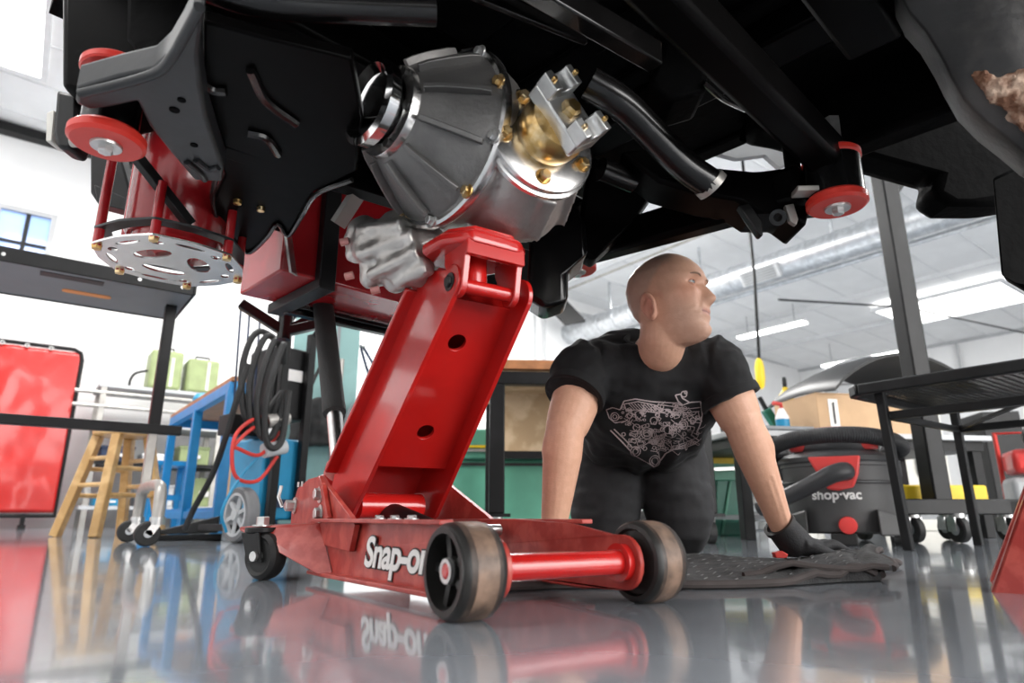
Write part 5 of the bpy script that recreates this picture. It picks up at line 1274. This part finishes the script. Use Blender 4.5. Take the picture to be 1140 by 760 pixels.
for k in range(9): MB().ring(rm(cx0 + .15 + .2 * k, cy_ - .03, cz1 - .02), rm(cx0 + .15 + .2 * k, cy_ + .03, cz1 - .02), .02, .012, 10).build('eyelet', 'zinc', wc)
# ================================================================ wooden stool
ST = frame((-2.45, 4.10, 0), 62)
st = thing('stool', 'natural wooden four-legged stool with round seat', 'stool', (-2.45, 4.10, 0))
MB().lathe([(.15, .600), (.170, .607), (.172, .625), (.165, .635), (.02, .636)], ST, 40).build('seat', 'wood', st)
lg = []
for sx in (-1, 1):
    for sy in (-1, 1):
        t0, b0 = Vector((sx * .10, sy * .10, .602)), Vector((sx * .20, sy * .20, 0)); lg.append((t0, b0))
        MB().bar(t0, b0, .052, .052, side=(1, 0, 0), F=ST).build('leg', 'wood', st, bevel=.005)
def lp_(i, z): t0, b0 = lg[i]; return b0 + (t0 - b0) * (z / .602)
for (a, b, z) in ((0, 1, .30), (2, 3, .30), (0, 2, .24), (1, 3, .24), (0, 1, .46), (2, 3, .46), (0, 2, .40), (1, 3, .40)):
    MB().tube([ST @ lp_(a, z), ST @ lp_(b, z)], .014, 10).build('rung', 'wood', st)
# ================================================================ wheeled tray table
tt = thing('tray_table', 'wheeled table with wide dark tray top beside the wooden stool', 'table', rm(.4, 3.5, 0))
TT0, TT1, TA0, TA1, TH = -1.3, .53, 3.28, 3.80, 1.15
MB().bx(TT0, TT1, TA0, TA1, TH, TH + .02, RM).build('tray_bottom', 'tray_grey', tt)
for a in ((TT0, TT1, TA0 - .012, TA0, TH - .01, TH + .055), (TT0, TT1, TA1, TA1 + .012, TH - .005, TH + .055), (TT1, TT1 + .012, TA0 - .012, TA1 + .012, TH - .005, TH + .055)): MB().bx(*a, RM).build('tray_lip', 'black_paint', tt, bevel=.003)
MB().bx(-.07, .17, 3.34, 3.40, TH - .003, TH, RM).build('dark_label', 'dark_print', tt)
MB().prism([rrect(.10, .025, .02)], RM @ Matrix.Translation((.12, 3.58, 0)), TH - .003, TH).build('orange_label', 'orange', tt)
for x in (-.2, .3, .48): MB().cyl(rm(x, TA0 - .014, TH + .02), rm(x, TA0 - .006, TH + .02), .008, n=10).build('rivet', 'zinc', tt)
MB().bx(.455, .505, 3.52, 3.57, .52, TH, RM).build('upright', 'black_paint', tt, bevel=.004)
MB().bx(-1.25, .60, 3.51, 3.56, .50, .545, RM).build('cross_bar', 'black_paint', tt, bevel=.004)
MB().bx(-1.25, -1.2, 3.52, 3.57, .15, TH, RM).build('upright', 'black_paint', tt, bevel=.004)
MB().bx(.46, .50, 3.525, 3.565, .22, .52, RM).build('lower_upright', 'grey_steel', tt, bevel=.004)
for x0_ in (.478, -1.225):
    ap = [rm(x0_, 3.07, .10), rm(x0_, 3.08, .19), rm(x0_, 3.15, .245), rm(x0_, 3.54, .245), rm(x0_, 3.61, .19), rm(x0_, 3.62, .10)]
    MB().tube(ap, .024, 12, sub=4).build('caster_arch', 'grey_steel', tt)
    for y in (3.07, 3.62):
        c = MB(); c.cyl(rm(x0_, y, .085), rm(x0_, y, .115), .03, n=14)
        for e in (-1, 1): c.bar(rm(x0_, y + e * .022, .095), rm(x0_ - .03, y + e * .022, .047), .03, .004)
        c = c.build('caster', 'zinc', tt)
        MB().lathe([(.012, 0), (.043, 0), (.049, .006), (.050, .016), (.049, .026), (.043, .032), (.012, .032)], axis_frame(rm(x0_ - .03, y - .016, .050), rm(x0_ - .03, y + .016, .050)), 26).build('caster_wheel', 'rubber', c)
        MB().cyl(rm(x0_ - .03, y - .024, .050), rm(x0_ - .03, y + .024, .050), .016, n=14).build('caster_hub', 'light_grey', c)
# ================================================================ blue bench with dark top
bb = thing('blue_bench', 'blue steel-framed bench with dark top beside the stool', 'bench', rm(1.3, 5.2, 0))
bx0, bx1, by0, by1, bzz = .98, 1.65, 4.22, 6.20, .93
MB().bx(bx0 - .02, bx1 + .02, by0 - .02, by1 + .02, bzz, bzz + .03, RM).build('bench_top', 'wood_edge', bb, bevel=.003)
for x in (bx0, bx1):
    MB().bx(x - .025, x + .025, by0, by1, bzz - .07, bzz, RM).build('top_rail', 'blue_paint', bb, bevel=.004)
    MB().bx(x - .02, x + .02, by0, by1, .10, .15, RM).build('lower_rail', 'blue_paint', bb, bevel=.004)
    for y in (by0 + .03, 5.2, by1 - .03): MB().bx(x - .03, x + .03, y - .03, y + .03, 0, bzz - .05, RM).build('leg', 'blue_paint', bb, bevel=.004)
for y in (by0, by1): MB().bx(bx0, bx1, y - .025, y + .025, bzz - .07, bzz, RM).build('end_rail', 'blue_paint', bb, bevel=.004)
MB().bx(bx0, bx1, by0, by1, .15, .17, RM).build('lower_shelf', 'blue_paint', bb)
t_ = MB().lathe([(.09, 0), (.10, .01), (.10, .17), (.095, .18)], frame(rm(1.38, 5.0, bzz + .031)), 24).build('steel_pot', 'zinc'); tag(t_, 'round steel pot standing on the blue bench', 'pot')
cb_ = thing('bench_carton', 'brown carton on the lower shelf of the blue bench', 'carton', rm(1.3, 4.6, .17)); MB().bx(1.08, 1.5, 4.35, 4.85, .172, .46, RM).build('carton_body', 'cardboard', cb_, bevel=.005); MB().bx(1.08, 1.5, 4.35, 4.60, .46, .465, RM).build('carton_flap', 'cardboard', cb_)
bl_ = MB(); bl_.lathe([(.07, 0), (.08, .02), (.085, .12), (.06, .16), (.03, .17)], frame(rm(1.15, 5.95, bzz + .031)), 20); t_ = bl_.build('blue_canister', 'blue_plastic'); tag(t_, 'blue round canister at the far end of blue bench', 'canister')
# ================================================================ shelf rack along the back wall with machine heads
sr = thing('shelf_rack', 'grey steel shelf rack against the back wall behind the stool', 'shelf', rm(1.7, 8.2, 0))
for x in (.55, 1.7, 2.9):
    for y in (7.75, 8.35): MB().bx(x - .025, x + .025, y - .025, y + .025, 0, 1.44, RM).build('post', 'grey_steel', sr)
for z in (.18, .62, 1.02, 1.40): MB().bx(.5, 2.95, 7.72, 8.38, z, z + .035, RM).build('shelf_board', 'light_grey' if z != .62 else 'black_paint', sr)
for z in (1.20, 1.34): MB().cyl(rm(.3, 7.74, z), rm(2.95, 7.74, z), .02, n=8).build('rail', 'grey_steel', sr)
its = [(.62, .655, .30, .16, 'navy', 'dark blue box on the middle rack shelf by the curtain', 'box'), (1.0, .655, .22, .10, 'white_plastic', 'white box on the middle rack shelf', 'box'), (1.35, .655, .30, .20, 'olive_green', 'olive box on the middle rack shelf', 'box'), (1.8, .655, .35, .14, 'cream', 'cream box on the middle rack shelf', 'box'),
       (.62, .215, .28, .10, 'blue_plastic', 'blue tray on the lower rack shelf by the curtain', 'tray'), (1.0, .215, .34, .22, 'light_grey', 'light grey bin on the lower rack shelf', 'bin'), (1.5, .215, .30, .30, 'olive_green', 'olive bin on the lower rack shelf', 'bin'), (2.0, .215, .40, .25, 'cream', 'cream bin on the lower rack shelf', 'bin'), (1.55, 1.055, .30, .10, 'orange', 'orange box on the top rack shelf', 'box'), (2.4, .655, .35, .2, 'cardboard', 'brown carton on the middle rack shelf', 'carton')]
for x, z, w_, h_, mt, lab, cat in its:
    o = thing(cat, lab, cat, rm(x + w_ / 2, 8.0, z)); MB().bx(x, x + w_, 7.85, 8.2, z + .001, z + h_, RM).build(cat + '_body', mt, o, bevel=.01); MB().bx(x - .006, x + w_ + .006, 7.844, 8.206, z + h_ - .03, z + h_ + .004, RM).build(cat + '_lid', mt, o, bevel=.006); MB().bx(x + w_ * .3, x + w_ * .7, 7.838, 7.846, z + h_ * .35, z + h_ * .55, RM).build(cat + '_label', 'white_print', o)
# olive green machine heads on the top shelf
for k, (x0, x1, lab) in enumerate(((.94, 1.26, 'olive green machine box on the rack top, left of two'), (1.31, 1.64, 'olive green machine box on the rack top, right of two'))):
    o = thing('machine_head', lab, 'machine', rm((x0 + x1) / 2, 7.95, 1.436), 'olive green machines')
    MB().bx(x0, x1, 7.80, 8.15, 1.45, 1.88 - .05 * k, RM).build('housing', 'olive_green', o, bevel=.03)
    MB().bx(x0 + .03, x1 - .03, 7.83, 8.12, 1.436, 1.45, RM).build('base_plate', 'grey_plastic', o)
    t = 1.88 - .05 * k; xm_ = (x0 + x1) / 2; MB().tube([rm(xm_ - .08, 7.95, t - .01), rm(xm_ - .07, 7.95, t + .05), rm(xm_ + .07, 7.95, t + .05), rm(xm_ + .08, 7.95, t - .01)], .012, 8).build('handle', 'black_paint', o)
    MB().bx(x0 + .20, x0 + .23, 7.79, 7.80, 1.48, 1.80, RM).build('hinge_strip', 'cream', o)
w_ = MB().tube([at(167, 412, 6.95), at(150, 416, 6.9), at(144, 428, 6.85), at(150, 438, 6.9), at(164, 440, 6.95)], .014, 8, sub=5).build('cable', 'black_paint'); tag(w_, 'black cable loop hanging left of the green machine', 'cable')
bs = thing('blue_step', 'blue steel step stand behind the wooden stool', 'stand', rm(1.05, 6.6, 0))
for x in (.95, 1.2):
    for y in (6.5, 6.8): MB().bx(x - .03, x + .03, y - .03, y + .03, 0, .55, RM).build('leg', 'blue_paint', bs)
MB().bx(.9, 1.25, 6.45, 6.85, .55, .59, RM).build('step_plate', 'blue_paint', bs); MB().bx(.93, 1.22, 6.49, 6.51, .25, .30, RM).build('step_rail', 'blue_paint', bs)
# ================================================================ welder on a two-wheeled cart
WC = frame((-1.20, 3.24, 0), 50)
wl = thing('welder_cart', 'black two-wheeled welder cart draped with hoses', 'welder', (-1.20, 3.24, 0))
def wcx(x0, x1, y0, y1, z0, z1): return MB().bx(x0, x1, y0, y1, z0, z1, WC)
def WP(x, y, z): return WC @ Vector((x, y, z))
for x in (.02, .17): wcx(x - .02, x + .02, -.04, .0, .05, 1.06).build('upright', 'black_paint', wl, bevel=.004)
wcx(-.15, .20, -.05, .35, .05, .08).build('cart_base', 'black_paint', wl)
wcx(.0, .20, .02, .30, .60, .98).build('welder_body', 'black_paint', wl, bevel=.012)
wcx(.06, .15, .008, .02, .80, .86).build('rating_label', 'white_print', wl)
wcx(-.02, .20, .02, .34, .10, .50).build('lower_box', 'blue_plastic', wl, bevel=.012)
wcx(.02, .16, .005, .02, .16, .20).build('vent_slot', 'navy', wl)
MB().tube([WP(.02, -.02, 1.04), WP(.02, -.1, 1.13), WP(.17, -.1, 1.13), WP(.17, -.02, 1.04)], .013, 8, sub=3).build('push_handle', 'black_paint', wl)
A = axis_frame(WP(-.17, -.04, .125), WP(-.11, -.04, .125))
wh = MB().lathe([(.095, 0), (.118, .0), (.125, .01), (.125, .05), (.118, .06), (.095, .06), (.095, 0)], A, 40, cap=False).build('cart_wheel', 'rubber_grey', wl)
MB().ring(A @ Vector((0, 0, -.001)), A @ Vector((0, 0, .05)), .098, .086, 36).build('rim', 'light_grey', wh); MB().lathe([(.025, -.005), (.025, .05)], A, 18).build('hub', 'light_grey', wh)
for k in range(6):
    a = R(60 * k + 12); MB().bar(A @ Vector((.02 * math.cos(a), .02 * math.sin(a), .015)), A @ Vector((.09 * math.cos(a), .09 * math.sin(a), .015)), .018, .02).build('spoke', 'light_grey', wh)
MB().lathe([(.05, 0), (.12, 0), (.125, .01), (.125, .05), (.12, .06), (.05, .06)], axis_frame(WP(.20, -.04, .125), WP(.26, -.04, .125)), 36).build('cart_wheel', 'rubber_grey', wl)
for k in range(4):
    y = -.06 - .02 * k; x = -.16 + .035 * k
    MB().tube([WP(.0, -.05, .96 - .03 * k), WP(x, y, 1.0 - .02 * k), WP(x - .06, y, .82 - .06 * k), WP(x - .03, y, .60 - .05 * k), WP(x + .04, y, .56 - .03 * k), WP(.0, y, .72)], .016, 8, sub=6).build('black_hose', 'rubber', wl)
for k, (a, b) in enumerate(((.50, .30), (.46, .42))):
    MB().tube([WP(-.02, -.07, .58 - .02 * k), WP(-.14, -.09, a + .07), WP(-.24, -.10, a - .03), WP(-.22, -.10, b), WP(-.10, -.09, b - .02), WP(.0, -.07, b + .10)], .009, 8, sub=6).build('red_hose', 'hose_red', wl)
MB().tube([WP(-.10, -.08, .40), WP(-.2, -.1, .28), WP(-.26, -.1, .14), WP(-.22, -.08, .05)], .007, 8, sub=5).build('blue_hose', 'blue_plastic', wl)
for k in range(2): MB().cyl(WP(-.08, -.08, .42 + .14 * k), WP(.03, -.08, .45 + .14 * k), .035, n=16).build('regulator', 'light_grey' if k == 0 else 'grey_steel', wl)
pl = MB().tube([WP(.30, -.10, .02), WP(.335, -.06, .95)], .018, 12).build('long_pole', 'grey_steel'); tag(pl, 'long silver pole leaning against the welder cart', 'pole')
pl = MB().tube([at(276, 405, 2.96), at(262, 450, 2.96), at(240, 520, 3.05), at(216, 566, 3.15), at(206, 588, 3.25)], .014, 10, sub=5).build('thick_cable', 'rubber'); tag(pl, 'thick black cable running from the welder down to the pedal', 'cable')
fp = thing('foot_pedal', 'black foot pedal on the floor beside the welder wheel', 'pedal', gz(215, 600))
c = gz(218, 601); PF2 = frame(c, 22)
MB().add([PF2 @ Vector(p) for p in ((-.20, -.07, 0), (.12, -.07, 0), (.12, .09, 0), (-.20, .09, 0), (-.20, -.07, .025), (.12, -.07, .03), (.12, .09, .03), (-.20, .09, .025))], [(0, 1, 2, 3), (7, 6, 5, 4), (0, 4, 5, 1), (1, 5, 6, 2), (2, 6, 7, 3), (3, 7, 4, 0)]).build('pedal_base', 'black_paint', fp, bevel=.005)
MB().add([PF2 @ Vector(p) for p in ((-.18, -.06, .03), (.10, -.06, .035), (.10, .08, .035), (-.18, .08, .03), (-.17, -.055, .05), (.10, -.055, .12), (.10, .075, .12), (-.17, .075, .05))], [(0, 1, 2, 3), (7, 6, 5, 4), (0, 4, 5, 1), (1, 5, 6, 2), (2, 6, 7, 3), (3, 7, 4, 0)]).build('pedal_plate', 'rubber', fp, bevel=.006)
for k, px in enumerate((262, 272, 284)):
    MB().tube([at(px - 3, 470, 3.34), at(px + 6, 345, 3.34)], .006, 6).build('filler_rod', 'navy', wl)
MB().bx(-.20, .0, .04, .16, .50, .60, WC).build('rod_holder', 'black_paint', wl, bevel=.005)
# ================================================================ teal column with bags
TCF = frame((-1.17, 3.95, 0), 14)
tc_ = thing('teal_column', 'pale teal steel machine column behind the jack handle', 'column', (-1.17, 3.95, 0))
MB().bx(-.20, .20, 0, .36, 0, 1.9, TCF).build('column_body', 'teal_column', tc_, bevel=.01); MB().bx(.06, .08, -.006, .0, .1, 1.9, TCF).build('cover_seam', 'grey_plastic', tc_); MB().bx(-.26, .26, -.06, .42, 0, .05, TCF).build('column_base', 'grey_plastic', tc_)
bg_ = thing('black_bag', 'black shoulder bag hanging on the teal column', 'bag', TCF @ Vector((-.09, -.05, .5)))
b_ = MB(); b_.loft([[TCF @ Vector((x * w_, -.06 + .045 * y, z)) for x, y in ((-1, 0), (-.7, -1), (0, -1.2), (.7, -1), (1, 0), (.7, .9), (-.7, .9))] for z, w_ in ((.52, .10), (.53, .17), (.62, .18), (.74, .15), (.80, .11), (.815, .04))]); b_ = rough_mesh(remesh(b_, .012, 3), .012, 12); b_.build('bag_body', 'rubber', bg_, smooth=60)
MB().tube([TCF @ Vector((-.10, -.07, .78)), TCF @ Vector((-.03, -.05, 1.0)), TCF @ Vector((.04, -.012, 1.12)), TCF @ Vector((.09, -.06, .80))], .011, 8, sub=4).build('bag_strap', 'rubber', bg_)
MB().cyl(TCF @ Vector((.03, .0, 1.10)), TCF @ Vector((.03, -.05, 1.11)), .008, n=8).build('hook', 'zinc', bg_)
hc = thing('hose_coil', 'coiled grey hose hanging right of the black bag', 'hose', TCF @ Vector((.26, -.05, .45)))
MB().cyl(TCF @ Vector((.245, .05, .80)), TCF @ Vector((.245, -.10, .81)), .010, n=8).build('hook', 'zinc', hc)
for k in range(3): MB().tube([TCF @ Vector((.28 + (.11 + .012 * k) * math.cos(R(a)), -.075 - .014 * k, .645 + (.155 + .01 * k) * math.sin(R(a)))) for a in range(0, 360, 15)], .010, 8, closed=True).build('hose_loop', 'grey_plastic', hc)
bg2 = thing('blue_bag', 'navy blue bag hanging behind the jack arm', 'bag', TCF @ Vector((.40, .1, .6)))
b_ = MB(); b_.loft([[TCF @ Vector((.36 + x * w_, .12 + .06 * y, z)) for x, y in ((-1, 0), (-.7, -1), (0, -1.2), (.7, -1), (1, 0), (.7, .9), (-.7, .9))] for z, w_ in ((.60, .08), (.62, .13), (.80, .13), (.95, .09), (1.0, .03))]); b_ = rough_mesh(remesh(b_, .012, 3), .01, 12); b_.build('bag_body', 'navy', bg2, smooth=60)
MB().tube([TCF @ Vector((.30, .12, .93)), TCF @ Vector((.21, .1, 1.2)), TCF @ Vector((.36, .12, .98))], .009, 8, sub=4).build('bag_strap', 'navy', bg2)
MB().cyl(TCF @ Vector((.195, .1, 1.19)), TCF @ Vector((.24, .1, 1.19)), .008, n=8).build('hook', 'zinc', bg2)
gc = thing('gas_bottle', 'small pale teal gas bottle on the floor behind the caster', 'bottle', gz(318, 596))
c = gz(318, 597); MB().lathe([(.045, 0), (.055, .01), (.055, .13), (.045, .165), (.015, .185), (.015, .205)], frame(c), 24).build('bottle_body', 'teal_column', gc); MB().lathe([(.018, .20), (.018, .225)], frame(c), 6).build('valve', 'gold_zinc', gc)
